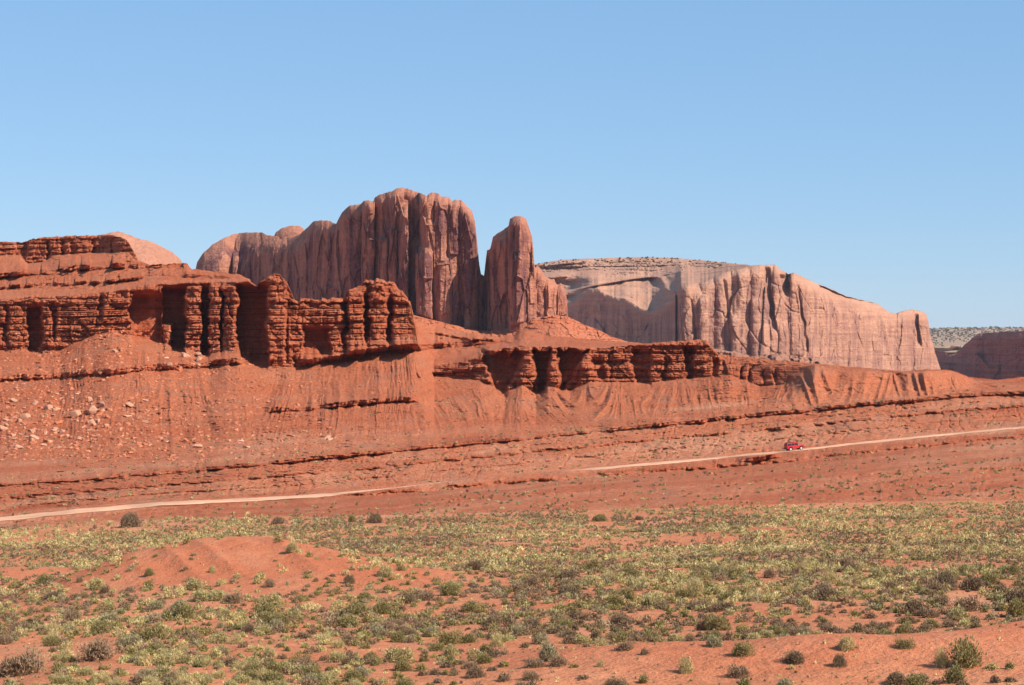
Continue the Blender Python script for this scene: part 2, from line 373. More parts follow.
# profile: cliffs step back a little with height, base bulges out
# --- recesses and towers
px_w = PX + 4.0*fbm2(PX/22, PY/13, 3, 71) + 1.4*noise2(PX/4, PY/3.2, 72)
def slot(a, b, d, top, bot, e=1.6, et=7, eb=9, a2=None, b2=None):
    if a2 is not None:
        q = np.clip((PY - top)/(bot - top), 0, 1.2); a = a + (a2 - a)*q; b = b + (b2 - b)*q
        top = top + 4*noise2(PX/6, 1.5, 73)
    return d * sst(a-e, a+e, px_w) * (1 - sst(b-e, b+e, px_w)) * sst(top-et*.3, top+et, PY) * (1 - sst(bot-eb, bot+eb, PY))
band = sst(8.75, 9.03, K) * (1 - sst(10.2, 10.9, K))
R = np.zeros_like(PY)
for a in [(27, 41, 9, 305, 352), (3, 8, 3, 302, 345), (52, 56, 3, 300, 340), (98, 104, 3.5, 292, 320),
          (131, 163, 13, 292, 344), (163, 186, 15, 286, 352), (203, 209, 9, 286, 356), (221, 224, 4, 290, 350),
          (238, 268, 15, 284, 366), (286, 289, 3, 300, 360), (303, 330, 8, 326, 356), (344, 348, 4, 300, 352), (365, 369, 5, 292, 348), (388, 393, 4, 296, 346),
          (482, 524, 10, 351, 398, 2, 4, 9, 499, 506), (531, 553, 8.5, 350, 392, 1.6, 4, 7, 541, 546), (560, 590, 8, 349, 392, 2, 3, 7, 558, 563), (592, 604, 2.5, 354, 380, 3, 5, 8, 596, 606), (611, 613, 1.8, 350, 384), (632, 652, 4.5, 348, 388, 1.6, 6, 8, 636, 650), (664, 666, 1.5, 350, 380), (685, 695, 5, 346, 380, 1.6, 5, 8, 687, 692), (712, 718, 4, 356, 376),
          (741, 744, 3, 364, 384), (750, 753, 3, 366, 384), (764, 766, 2.5, 368, 384), (774, 777, 2.5, 368, 384)]:
    R = np.maximum(R, slot(*a))
# free pillar standing in the big alcove and buttress cones in front of the right alcoves
def pillar(c, hw, d, top, bot, spread=0.0):
    ww = hw * (1 + spread * np.clip((PY - top)/(bot - top), 0, 1.3))
    q = np.clip(1 - ((px_w - c)/ww)**2, 0, 1)
    return d * q**.28 * sst(top-2, top+3, PY) * (1 - sst(bot, bot+12, PY))
P_ = np.maximum.reduce([pillar(168, 4.5, 13, 323, 346), pillar(527, 4, 5, 356, 394, 2.2), pillar(505, 4, 5, 378, 394, 2.5), pillar(553, 4, 8, 362, 392, 1.5), pillar(587, 5, 4, 360, 388, 1.2),
                        pillar(194, 8, 3, 286, 352), pillar(215, 6, 3, 284, 354), pillar(229, 7, 3.4, 284, 352), pillar(276, 10, 3, 276, 362, .8), pillar(357, 8, 3, 288, 350), pillar(379, 9, 3, 284, 350), pillar(401, 9, 3, 290, 348)])
tot += band * (R * (1 + .12*st)) - band * P_ * (1 if True else 0)
# cap cliff recesses
capb = seg(11.9, 13.1, .15) * hcap
for a in ((14, 27, 5), (46, 49, 3), (62, 66, 3), (71, 75, 2.5), (92, 97, 3.5), (112, 115, 2)):
    tot += capb * a[2] * sst(a[0]-1.5, a[0]+1.5, px_w) * (1 - sst(a[1]-1.5, a[1]+1.5, px_w)) * sst(236, 245, PY)
# --- gullies on the talus
tt = np.clip(K - 8, 0, 1)
# gullies run down from the cliffs and lean towards each other, so they meet in a V at the foot
cell = noise2(PX/30, 0.5, 81)
lean = 46 * cell * (tt - .1)
gx = (PX + lean + 3.0*fbm2(PX/24, PY/30, 3, 80))/15
rill = ridged(noise2(gx, PY/400, 82)); rill2 = ridged(noise2(gx*2.6 + .25*noise2(PX/9, PY/9, 86), PY/70, 83)); rill3 = ridged(noise2(gx*5.5 + .5*noise2(PX/4, PY/5, 87), PY/8, 84))
rub = fbm3(X/1.6, Yw/1.6, Z/1.3, 3, .7) + .8*np.clip(blocks(X/1.5, (Yw+Z)/1.6, 400)[0], 0, 1)*np.clip(fbm2(X/9, Z/5, 2, 402)*2+.5, 0, 1)
bell = np.sin(np.pi*np.clip(tt, 0, 1))**.6
gam = pw(PX[0], (-80, .7), (200, .9), (300, 1), (420, 1.1), (760, 1.2), (795, .25), (960, .25), (1110, .4))[None, :]
tot += slope_m * bell * gam * (-1.6*ridged(noise2((PX + 1.6*lean)/30, .5, 79)) - 2.2*rill*(.6+.6*noise2(PX/30, PY/19, 90)) - 2.1*sst(-.2, 1, rill2)*(.5+.6*noise2(PX/20, PY/12, 89)) - .9*rill3*(.6+.5*noise2(PX/12, PY/8, 91)) + 2.0*fbm2(X/40, Z/30, 2, 85))
tot += sst(5.9, 6.3, K) * (1 - sst(9.0, 9.2, K)) * rub * pw(PX[0], (-80, 1.5), (330, 1.3), (450, .8), (1110, .7))[None, :] * (1 - .5*sst(775, 800, PX) * (1 - sst(955, 985, PX))*sst(7.8, 8.2, K))
up_ = sst(10.1, 10.3, K) * (1 - sst(11.9, 12.1, K))
tot += up_ * (2.6*fbm3(X/2.2, Yw/5, Z/1.4, 4, .7) + 1.5*np.clip(blocks(X/2.0, Z/.9, 404)[0], -.2, 1)*np.clip(.5 + 2*fbm2(X/12, Z/4, 2, 406), 0, 1) + 2.5*fbm2(X/14, Z/6, 3, 407))
# shallow gullies crossing the bench and the foot slope
bg_ = seg(6, 8.1, .15) + seg(1, 4, .15)*.7
gb = PX/13 + (PY-440)/26 + 1.2*fbm2(PX/30, PY/14, 3, 93)
tot += bg_ * (.7*sst(.5, 1, ridged(noise2(gb, PY/60, 94))) + 1.3*fbm3(X/1.5, Yw/2.2, Z/.6, 4, .75)*np.clip(.6 + 1.6*fbm2(PX/25, PY/6, 3, 96), .1, 1.6))
# --- the three smooth cones on the right
def rib(px, py, pk, vs):
    out = np.full(px.shape, 1e9)
    for p, spread in pk: out = np.minimum(out, np.abs(px - p - spread*(py-370)) / (17 + .75*np.clip(py-366, 0, 60)))
    return np.clip(out, 0, 1.3)
cm = sst(775, 800, PX) * (1 - sst(955, 985, PX)) * sst(7.8, 8.2, K) * (1 - sst(9.0, 10.5, K))
ribv = rib(PX, PY, [(812, -.35), (866, -.1), (926, .15), (790, -1.3), (955, 1.0)], None)
tot += cm * (3.4*ribv**1.5 - .8) * np.clip((PY - 366)/10, .15, 1) * (1 - sst(404, 412, PY))*.8
cr = ridged(noise2(PX/7 + (PY-370)/25*np.sign(np.sin((PX-840)/17)), PY/40, 88))
tot += cm * -1.0 * cr * sst(366, 376, PY)
# --- ledges: a rock band that holds its distance over h rows, then a shelf
cliffattr = cliff.copy()
def ledge(line, h, gr, over, decay, rng, amp=1.0, brk=.5, seed=0, K0=2.0, K1=12.0, teeth=0):
    global tot, cliffattr
    base = pw(E.px, *line) + 1.6*fbm2(E.px/16, .5, 3, 90+seed) + .5*noise2(E.px/2.2, .5, 95+seed)
    x0, x1 = rng
    m = sst(x0, x0+14, E.px) * (1 - sst(x1-14, x1, E.px))
    bn = fbm2(E.px/22, 2.5, 3, 100+seed)
    m = m * np.clip(1 - brk + brk*(1.5 + 3.0*bn), .0, 1.35) * amp
    if teeth:
        tc = np.floor(E.px/teeth + .8*noise2(E.px/teeth/2, .5, 107+seed)).astype(np.int64); m = m*(.45 + .62*(_h(tc, 3, 108+seed) > -.15))
    m = m[None, :]
    hh = h * np.clip(.55 + .45*m, .4, 1.3)
    v = base[None, :] - PY
    kk = sst(K0, K0+.2, K) * (1 - sst(K1-.2, K1, K))
    face = (v > 0) & (v <= hh)
    up = v > hh
    d = np.where(face, gr*v + over*sst(0, .35*h, v), 0) + np.where(up, (gr*hh + over) * np.exp(-(v-hh)/decay), 0)
    uc = np.floor(X/1.5 + .7*noise2(X/3, Z/2, 112+seed)).astype(np.int64); blk = .5*noise2(X/1.4, Z/1.2, 110+seed) + 1.0*_h(uc, np.floor(Z/1.6).astype(np.int64), 111+seed)
    d = d + np.where(face, blk*.7, 0) + np.where((v < 0) & (v > -3.5), -1.2*np.clip(noise2(X/1.3, Z/1.0, 120+seed), 0, 1), 0)
    tot -= d * m * kk
    cliffattr = np.maximum(cliffattr, face * np.clip(m*1.3, 0, 1) * kk)
Rl = [(p, float(Rpy(p))) for p in range(-80, 1111, 35)]
def off(line, d): return [(a, b+d) for a, b in line]
# ledge just under the road shelf, ledges between road and bench A, bench A itself
ledge([(p, y + float(np.interp(p, [330, 420, 560, 700, 770, 900, 1110], [1, 3, 6, 7.5, 10, 9, 9]))) for p, y in Rl], 3.0, .9, .5, 6, (335, 1150), .6, .95, 1, 2.0, 4.9)
ledge([(735, 463.5), (785, 458)], 4.0, 1.0, 1.2, 6, (733, 784), 1.3, .2, 15, 2.0, 4.9)
ledge([(p, float(np.interp(p, [-80, 1110], [pe(p)*.55 + Rpy(p)*.45]*2)) - 1) for p in range(420, 1111, 40)], 2.2, 1.1, .3, 6, (440, 1150), .4, .9, 2, 1.2, 3.6)
Al = [(p, float(Apy(p))) for p in range(-80, 1111, 40)]
ledge([(p, float(Apy(p)*.30 + Rpy(p)*.70) - 2) for p in range(-80, 1111, 40)], 2.0, 1.0, .4, 5, (-120, 1150), .42, 1.1, 3, 6, 8)
ledge([(p, float(Apy(p)*.58 + Rpy(p)*.42) - 1) for p in range(-80, 1111, 40)], 2.6, 1.0, .5, 5, (-120, 1150), .6, .8, 4, 6, 8)
ledge([(p, float(Apy(p)*.80 + Rpy(p)*.20)) for p in range(-80, 1111, 40)], 2.0, 1.0, .4, 5, (380, 1150), .35, 1.1, 5, 6, 8)
ledge(off(Al, 1.5), 3.2, 1.0, .8, 6, (-120, 1150), 1.0, .5, 6, 6, 8.3)
# talus ledges
ledge([(-80, 385), (0, 381), (60, 378), (110, 374), (160, 370), (210, 366.5), (262, 363)], 5, .9, 1.4, 9, (-120, 262), 1.1, .5, 7, 8, 9.4)
ledge([(265, 412), (300, 411), (340, 407), (365, 404), (400, 402), (420, 402)], 4.5, 1.0, 1.4, 8, (262, 424), 1.0, .6, 8, 8, 9.2)
ledge([(300, 366), (340, 359), (368, 354), (410, 350), (456, 347), (500, 343), (530, 342)], 5, 1.4, 1.6, 8, (296, 505), 1.1, .4, 9, 8.6, 12)
ledge([(425, 375), (460, 372), (490, 368)], 2, 1.0, .6, 6, (425, 492), 1.0, .3, 10, 8, 10.5)
ledge([(-80, 284), (0, 279), (50, 273), (100, 270), (150, 268), (190, 267)], 4.5, 2.0, 1.2, 4, (-120, 192), 1.25, .3, 11, 10, 12, 6)
ledge([(-80, 292), (0, 289), (50, 286), (127, 282), (150, 276), (240, 279)], 3, 2.0, .8, 3, (-120, 235), .8, .7, 12, 10, 11.2, 5)
ledge([(420, 332), (470, 340), (520, 344)], 2.2, 3.0, 1.0, 7, (425, 520), .9, .5, 13, 10, 11.4)
# --- general roughness, dying out at the road shelf
rd = 1 - seg(4, 6, .25)
gen = fbm2(X/6, (Yw+Z*1.5)/6, 4, 130)
rough = pw(K[:, 0], (0, .1), (1, .8), (3, .7), (8, .7), (8.2, 1.2), (9, 1.0), (10, .8), (15, 1.2))[:, None]
tot += rd * rough * gen * 1.3 * (1 - .6*cm)
lump = fbm2(PX/46, PY/26, 3, 131)
tot += rd * (seg(1, 4, .2)*2.2 + seg(6, 8, .2)*3.0) * lump
E.Y = E.Y + tot * sst(0.2, 1.0, K)
mg = (sst(254, 258, PX)*(1 - sst(411, 415, PX)) + sst(660, 680, PX)*(1 - 0))
wH = sst(9.8, 10, K) * np.maximum(mg, 1 - sst(10, 10.15, K)); wI = sst(10.75, 11, K) * np.maximum(sst(145, 150, PX), 1 - sst(11, 11.15, K)) * (1 - mg); wC = sst(12.8, 13, K) * (1 - sst(136, 142, PX))
E.PY = E.PY + wH*Hrough(E.px)[None, :]*(1 - sst(14.5, 15, K)) + wI*I1rough(E.px)[None, :] + wC*noise2(PX/3, 6.5, 41)*.8
E.PY = E.PY + seg(10, 14, .3) * noise2(PX/3.1, PY/2.7, 140) * .25
pale = np.clip(seg(.8, 4, .2)*.55 + seg(6.0, 8.15, .2)*.65 + seg(4, 6, .3)*1.0, 0, 1) * (1 - cliffattr)
fb = (Rpy(E.px)[None, :] - PY) / (Rpy(E.px) - Apy(E.px))[None, :] + .05*fbm2(PX/40, PY/9, 2, 141)
bands = noise2(fb*6.5, PX/260, 142)*.7 + noise2(fb*17, PX/140, 143)*.45 + .35*fbm2(PX/30, PY/7, 3, 144)
zone = sst(.6, 1.2, K) * (1 - sst(8.1, 8.6, K))
pale = np.clip(pale + zone*(bands*.95 - .12), 0, 1)
redb = np.clip(-bands*1.1 - .1, 0, .8) * zone
pale = np.maximum(pale, cm*.25)
hi_c = np.clip(np.maximum(cliffattr, redb*.7), 0, 1)
esc = E.build('terrain', M_SHALE, {'cliff': hi_c, 'pale': pale})
tag(esc, kind='structure')

# road: its own strip on the shelf
pr = np.arange(-80, 1110, 3.0)
def road_line(t, lift):
    y = RY(pr) + t; z = -(Rpy(pr) - CY) * RY(pr) / F + CAMZ + lift
    return np.stack([(pr - CX) * y / F, y, z], -1)
M_ROAD = mat_flat('dirt_road', (.62, .335, .205), .95, .05, var=.30, scale=.10)
ts = [(.3, .02), (.7, .14), (2.0, .10), (3.8, .15), (5.4, .10), (6.9, .14), (7.3, .02)]
V = np.stack([road_line(t, l) for t, l in ts], 0)
V[..., 1] += fbm2(V[..., 0]/7, V[..., 1]/9 + 3, 3, 150) * np.array([.9, .7, 0, 0, 0, .7, .9])[:, None]; V[..., 2] += .10*fbm2(V[..., 0]/3, V[..., 1]/3, 2, 151)
tag(mesh_from('road', V.reshape(-1, 3), grid_faces(*V.shape[:2]), M_ROAD), kind='structure')

# ------------------------------------------------------------------ buttes and mesas
def lobes_depth(PX, PY, lobes, base, pxm):
    """distance of a fluted face: the nearest of a row of rounded pillars, each with its own top"""
    w_ = PX + 1.2*fbm2(PX/9, PY/30, 2, 201) + .6*noise2(PX/3, PY/12, 202)
    out = np.full(PX.shape, base, float)
    for (c, hw, top, of) in lobes:
        q = np.clip(((w_ - c)/hw)**2, 0, 1)
        d = of*1.5 + (1 - np.sqrt(1 - q*.999)) * hw * pxm * 1.35
        d = np.where(np.abs(w_ - c) < hw, d, 1e6)
        r = np.clip((top + hw*1.0 - PY)/(hw*1.0), 0, 30)
        d = d + r**2 * hw * pxm * .45
        out = np.minimum(out, d)
    return out

def butte_sheet(name, x0, x1, dx, top, base, Y0, lobes, mat, rec=26, flute=(4.0, 9.0), zbase=-45, back=220, rnd=10, nrow=220, bedding=0.0, rndf=None, bodyf=None):
    pxm = Y0(np.array([(x0+x1)/2.]))[0] / F
    def ct(px): return top(px)
    c_0 = lambda px: (zpy(zbase + 0*px, Y0(px) - 60), Y0(px) - 60)
    c_1 = lambda px: (base(px), Y0(px))
    c_2 = lambda px: (np.minimum(ct(px), base(px) - .3), Y0(px) + .001)
    c_3 = lambda px: (zpy(world(px, c_2(px)[0], Y0(px)+rec)[2] - .06*back, Y0(px) + rec + back*.5), Y0(px) + rec + back*.5)
    c_4 = lambda px: (zpy(zbase + 0*px, Y0(px) + back), Y0(px) + back)
    s = Sheet(x0, x1, dx, [c_0, c_1, c_2, c_3, c_4], [10, nrow, 24, 6])
    PX, PY, K = s.PX, s.PY, s.K
    T = ct(s.px)[None, :]
    X, Y, Z = s.xyz()
    d = lobes_depth(PX, PY, lobes, rec, pxm)
    v = PY - T                                   # rows under the skyline
    rnd = rndf(s.px)[None, :] if rndf else rnd
    d = d + rnd * pxm * 1.1 * np.clip(1 - v/rnd, 0, 1)**2.0
    a, sc = flute
    fl = ridged(fbm2(X/sc, Z/(sc*9), 3, 210)); f2 = fbm2(X/(sc*.33), Z/(sc*2.0), 3, 211); f3 = fbm3(X/4, Y/4, Z/3.2, 3)
    face = sst(.98, 1.02, K)
    body = np.clip(v/(bodyf(s.px)[None, :] if bodyf else 14), 0, 1)**1.5
    v1, t1, e1 = blocks(X/(sc*1.25) + .10*noise2(X/9, Z/22, 214), Z/(sc*4.5) + 5, 500)
    v2, t2, e2 = blocks(X/(sc*.5) + .12*noise2(X/5, Z/9, 215), Z/(sc*2.1), 520)
    d = d - body*(a*(.55*v1 + 1.1*t1) + a*.28*(v2 + 1.6*t2)*(.4+.6*(v1 > -.3)) + a*.55*(1 - sst(0, .07, e1)) + a*.15*(1 - sst(0, .08, e2)) + a*.12*f2) - f3*(.9 + bedding) - bedding*noise2(X/40, Z/2.4, 212)
    s.Y = s.Y + face*(1 - sst(2.0, 2.6, K))*d + sst(2.0, 2.6, K)*np.minimum(d, rec)
    s.PY = s.PY + sst(1.6, 2, K) * noise2(PX/2.4, .5, 213) * .3
    cliffa = face * np.clip(v/16, 0, 1) * (K <= 2)
    o = s.build(name, mat, {'cliff': cliffa})
    return o, s

# big butte with the split spire
bt_top = lambda px: pw(px, (190, 300), (195, 272), (197, 262), (204, 252), (212, 245), (222, 239), (232, 234.5), (245, 232.5), (262, 232.5), (268, 235), (275, 236), (282, 236), (292, 238), (300, 234), (308, 227), (313, 221.5), (322, 220), (330, 221), (336, 224), (339, 218), (343, 211), (350, 205.5), (361, 204), (364, 201), (368, 200), (373, 201.5), (375, 197), (380, 194.5), (385, 193), (392, 191), (396, 188.5), (402, 187.5), (408, 188.5), (420, 193), (427, 196), (429, 193), (434, 192.5), (439, 194), (441, 196.5), (449, 197), (452, 201), (457, 199.5), (462, 200.5), (466, 205), (472, 211), (475, 222), (477, 240), (479, 262), (481, 274), (484, 276), (485.5, 262), (487, 250), (490, 249.5), (493, 237), (498, 233), (504, 229.5), (508.5, 226), (510, 219), (515, 216), (521, 216), (526, 218.5), (528.5, 226), (532, 236), (533.5, 250), (534, 262), (535, 268), (538, 266), (541, 269), (545, 276), (550, 279), (554, 279), (557, 285), (561, 283), (565, 290), (567, 300), (568, 318), (572, 330)) + .35*noise2(px/1.7, 0, 220)
bt_base = lambda px: pw(px, (190, 305), (300, 312), (400, 310), (430, 320), (450, 328), (480, 333), (505, 330), (525, 322), (540, 317), (568, 318.5), (575, 331))
bt_Y = lambda px: pw(px, (190, 1700), (225, 1700), (240, 1720), (260, 1690), (300, 1630), (338, 1560), (375, 1535), (400, 1522), (425, 1500), (470, 1497), (482, 1502), (505, 1466), (520, 1460), (540, 1470), (572, 1485))
bl = [(214, 26, 236, 8), (252, 17, 240, 4), (243, 10, 262, 0), (270, 12, 236, 6), (284, 12, 240, 8), (298, 13, 238, 5), (318, 14, 222, 4), (333, 8, 224, 8), (346, 8, 214, 5), (356, 9, 205, 2),
      (368, 6.5, 201, -6), (384, 10, 194, 0), (395, 9, 190, -3), (403, 5, 214, -8), (383, 5, 240, -5), (393, 4, 232, -7), (404, 20, 187, 10), (416, 9, 240, 7), (427, 8, 196, 0), (424, 9, 255, -7), (441, 8.5, 197, 0), (453, 6, 200, 1), (467, 11, 203, 2),
      (445, 8, 262, -4), (483, 14, 273, 12), (498, 14, 233, 8), (492, 10, 250, 8), (521, 13, 216, -4), (518, 8, 255, -7), (541, 8, 267, 1), (551, 7, 279, 0), (562, 6.5, 284, 1), (530, 7, 250, -1)]
o, SB = butte_sheet('butte', 190, 572, .45, bt_top, bt_base, bt_Y, bl, M_BUTTE, rec=24, flute=(4.2, 9.0), back=170, nrow=300, rndf=lambda px: pw(px, (190, 34), (235, 34), (262, 24), (300, 20), (335, 12), (345, 9), (480, 9), (520, 10), (572, 8)), bodyf=lambda px: pw(px, (190, 60), (240, 50), (300, 26), (340, 14), (572, 12)))
tag(o, 'tall fluted red butte with a split spire on its right end', 'butte', kind='structure')
# small dome behind its left shoulder
dm_top = lambda px: pw(px, (272, 240), (276, 232), (282, 228), (290, 225.5), (300, 226), (305, 230), (309, 240)) 
o, _ = butte_sheet('sandstone_dome', 270, 311, .6, dm_top, lambda px: 0*px + 262, lambda px: 0*px + 1680, [(290, 22, 225, 0)], M_BUTTE, rec=24, flute=(1.2, 12), back=80, rnd=22, nrow=70)
tag(o, 'small rounded sandstone dome behind the tall butte', 'rock dome', kind='structure')
# pale dome at the left behind the red cliffs
ld_top = lambda px: pw(px, (60, 262), (84, 240), (100, 235), (110, 232.5), (118, 231.5), (126, 233.5), (140, 239), (152, 241.5), (162, 247), (172, 252), (180, 259), (185, 268), (190, 282)) + .25*noise2(px/3, 0, 222)
o, _ = butte_sheet('sandstone_dome', 60, 192, .6, ld_top, lambda px: 0*px + 300, lambda px: 0*px + 1350 + (px-120)*.6, [(112, 46, 232, 0), (150, 26, 241, 2), (172, 16, 252, 6)], mat_sandstone('pale_dome_sandstone', (.45, .205, .13), (.51, .25, .165), (.38, .17, .12), .3, .3), rec=30, flute=(1.2, 14), back=140, rnd=30, nrow=110)
tag(o, 'pale pink slickrock dome above the left end of the red cliffs', 'rock dome', kind='structure')

# talus apron under the butte
ap_t = lambda px: pw(px, (150, 300), (300, 318), (400, 312), (440, 322), (480, 331), (500, 330), (515, 326), (535, 318), (555, 315.5), (568, 317), (585, 325), (600, 331), (612, 337), (640, 346), (700, 362), (760, 380)) + .5*fbm2(px/9, 0, 3, 224)
A_ = Sheet(150, 760, .7, [lambda px: (zpy(-45 + 0*px, 1180 + 0*px), 1180 + 0*px), lambda px: (ap_t(px) + 40, 1330 + 0*px), lambda px: (ap_t(px), 1474 + 0*px), lambda px: (ap_t(px) - .3, 1500 + 0*px), lambda px: (zpy(-45 + 0*px, 1700 + 0*px), 1700 + 0*px)], [20, 120, 4, 6])
X, Yw, Z = A_.xyz()
A_.Y = A_.Y + sst(.3, 1, A_.K) * (6*fbm2(X/30, Z/20, 4, 225) - 5*strata(X, Z, 4.2) * (A_.K < 2) * .6)
tag(A_.build('hills', M_SHALE, {'cliff': np.full(A_.PY.shape, .45), 'pale': np.full(A_.PY.shape, .15)}), kind='structure')

# long mesa on the right
me_cl = lambda px: pw(px, (500, 312), (568, 303), (576, 300), (582, 294), (590, 289), (598, 289), (606, 294), (614, 297), (626, 299), (634, 304), (642, 309), (652, 311.5), (660, 308), (668, 302), (676, 294), (681, 286), (688, 284), (700, 283.5), (712, 279), (722, 274), (730, 271), (738, 269.5), (748, 267.5), (752, 266), (776, 265), (779, 269), (785, 272), (788, 274), (794, 273), (800, 276), (815, 283), (830, 289), (845, 296), (858, 299.5), (870, 302), (877, 304), (884, 309), (890, 313), (896, 314), (903, 311), (912, 310), (920, 311), (926, 314), (928.5, 322), (930, 335), (935, 352), (939, 364), (943, 376)) + .3*noise2(px/2, 0, 231)
me_base = lambda px: pw(px, (500, 352), (680, 352), (720, 352), (760, 361), (800, 366), (850, 371), (943, 378))
me_Y = lambda px: pw(px, (500, 2900), (568, 2760), (620, 2640), (652, 2560), (664, 2490), (680, 2385), (700, 2385), (760, 2400), (800, 2440), (850, 2540), (935, 2760), (943, 2800))
rr = random.Random(5)
ml = [(688, 9, 285, 0), (697, 8, 290, 2), (708, 12, 281, 3), (724, 13, 275, 1), (742, 13, 269, 0), (757, 12, 267, 1), (766, 7, 267, 4), (779, 7, 268, 2), (796, 6, 274, 2), (803, 7, 280, 0), (789, 8, 292, 6), (812, 8, 283, 1), (756, 6, 300, -4), (735, 5, 320, -5), (704, 5, 300, -5), (774, 5, 322, -4), (783, 5, 328, -6), (765, 6, 326, -5)]
x = 820
while x < 928:
    hw = rr.uniform(7, 13); ml.append((x + hw*.6, hw, float(me_cl(x)) + rr.uniform(0, 6), rr.uniform(0, 3))); x += hw*1.25
ml += [(905, 9, 311, -3), (921, 9, 312, -4)]
c_m0 = lambda px: (zpy(-70 + 0*px, me_Y(px) - 120), me_Y(px) - 120)
c_m1 = lambda px: (me_base(px), me_Y(px))
c_m2 = lambda px: (np.minimum(me_cl(px), me_base(px) - .5), me_Y(px) + 1)
def me_crest(px): return pw(px, (500, 268), (535, 264), (560, 260), (590, 258.5), (610, 258), (640, 257), (675, 258), (700, 260), (720, 262), (745, 264.5), (751, 265.5), (776, 264.6), (800, 300), (943, 400)) + .3*noise2(px/4, 0, 233)
def c_m3(px): return np.minimum(me_crest(px), me_cl(px) - .4), np.maximum(me_Y(px) + 60, pw(px, (500, 3080), (690, 3000), (730, 2800), (750, 2560), (765, 2460), (943, 2400)))
def c_m4(px):
    a, y = c_m3(px); return zpy(world(px, a, y)[2] - 15, y + 250), y + 250
c_m5 = lambda px: (zpy(-70 + 0*px, me_Y(px) + 1200), me_Y(px) + 1200)
MS = Sheet(500, 943, .5, [c_m0, c_m1, c_m2, c_m3, c_m4, c_m5], [10, 210, 110, 6, 4])
PX, PY, K = MS.PX, MS.PY, MS.K
X, Yw, Z = MS.xyz()
d = lobes_depth(PX, PY, ml, 26, 1.2)
v = PY - me_cl(MS.px)[None, :]
rndm = pw(MS.px, (500, 3), (680, 5), (800, 10), (830, 26), (900, 14), (943, 8))[None, :]
d = np.where(PX < 676, 10 + 6*fbm2(PX/12, PY/20, 3, 246), d)
d = d + rndm*1.1*np.clip(1 - v/rndm, 0, 1)**2
# dark clefts
wv = PX + noise2(PX/4, PY/9, 235) - (PY - 300)*.12
for (a, b, dd, t, bo) in ((768, 773, 16, 268, 330), (783, 791, 22, 276, 292), (799.5, 802, 10, 290, 350), (912, 916, 16, 315, 345), (690, 692, 6, 300, 340), (726, 728, 6, 280, 320)):
    d = d + dd * sst(a-1, a+1, wv) * (1 - sst(b-1, b+1, wv)) * sst(t-3, t+3, PY) * (1 - sst(bo-6, bo+6, PY))
fl = ridged(fbm2(X/14, Z/120, 3, 236)); f2 = fbm2(X/5, Z/26, 3, 237); f3 = fbm3(X/9, Yw/9, Z/7, 4)
body = np.clip(v/14, 0, 1)
smooth_r = pw(MS.px, (500, 1), (810, 1), (840, .45), (943, .5))[None, :]
v1, t1, e1 = blocks(X/30 + .5*noise2(X/40, Z/60, 244), Z/60 + 3, 540); v2, t2, e2 = blocks(X/10 + .3*noise2(X/9, Z/12, 245), Z/18, 560)
d = d - body*(smooth_r*(3.6*v1 + 8.0*t1 - 2.0*(1 - sst(0, .08, e1))) + .9*v2 + 2.0*t2*smooth_r + 1.0*f2 + 1.0*fl*smooth_r) - 2.2*f3
facem = sst(.95, 1.05, K)*(1 - sst(2.0, 2.12, K)); d0 = d
MS.Y = MS.Y + facem*d + sst(2.0, 2.12, K)*(1-sst(3, 4, K))*26
# slickrock swells above the cliff line
topm = sst(2.02, 2.15, K) * (1 - sst(2.9, 3, K))
bedd = strata(X*.1, Z*1.0, 5.5)
MS.Y = MS.Y + topm*(60*fbm2(PX/50 + PY/40, PY/14, 2, 238) - 34*sst(.55, 1, ridged(noise2(PX/70, PY/9 + PX/60, 239))) - 9*bedd*sst(285, 262, PY) + 7*fbm2(PX/5, PY/1.8, 3, 243)) * pw(MS.px, (500, 1), (740, .8), (770, .1), (943, .1))[None, :]
# foot rubble
foot = sst(.7, 1, K)*0
cliffa = (K <= 2) * sst(.98, 1.03, K) * np.clip((v-3)/12, 0, 1) * pw(MS.px, (500, 1), (820, 1), (870, .8), (943, .8))[None, :]
tag(MS.build('mesa', M_MESA, {'cliff': cliffa}), 'long pink sandstone mesa with sheer cliffs on the right', 'mesa', kind='structure')
# rubble apron in front of mesa
ra_t = lambda px: pw(px, (560, 350), (700, 346), (722, 350), (738, 352), (752, 356), (765, 355), (780, 353), (800, 357), (820, 359), (832, 362), (845, 368), (865, 374), (900, 379), (960, 386)) + 1.0*fbm2(px/5, 0, 3, 240)
RA = Sheet(560, 960, .8, [lambda px: (zpy(-70 + 0*px, 2050 + 0*px), 2050 + 0*px), lambda px: (ra_t(px), me_Y(px) - 25), lambda px: (ra_t(px) - .2, me_Y(px) + 15), lambda px: (zpy(-70 + 0*px, me_Y(px) + 30), me_Y(px) + 30)], [90, 3, 3])
X, Yw, Z = RA.xyz()
RA.Y = RA.Y + sst(.2, .8, RA.K)*(1-sst(.95, 1.2, RA.K))*(22*fbm2(X/16, Z/7, 5, 241, .65) + 12*blocks(X/7, Z/3.2, 640)[0])
tag(RA.build('hills', mat_sandstone('mesa_rubble', (.30, .135, .085), (.42, .21, .14), (.36, .2, .15), .1, .3), {'cliff': np.zeros(RA.PY.shape)}), kind='structure')

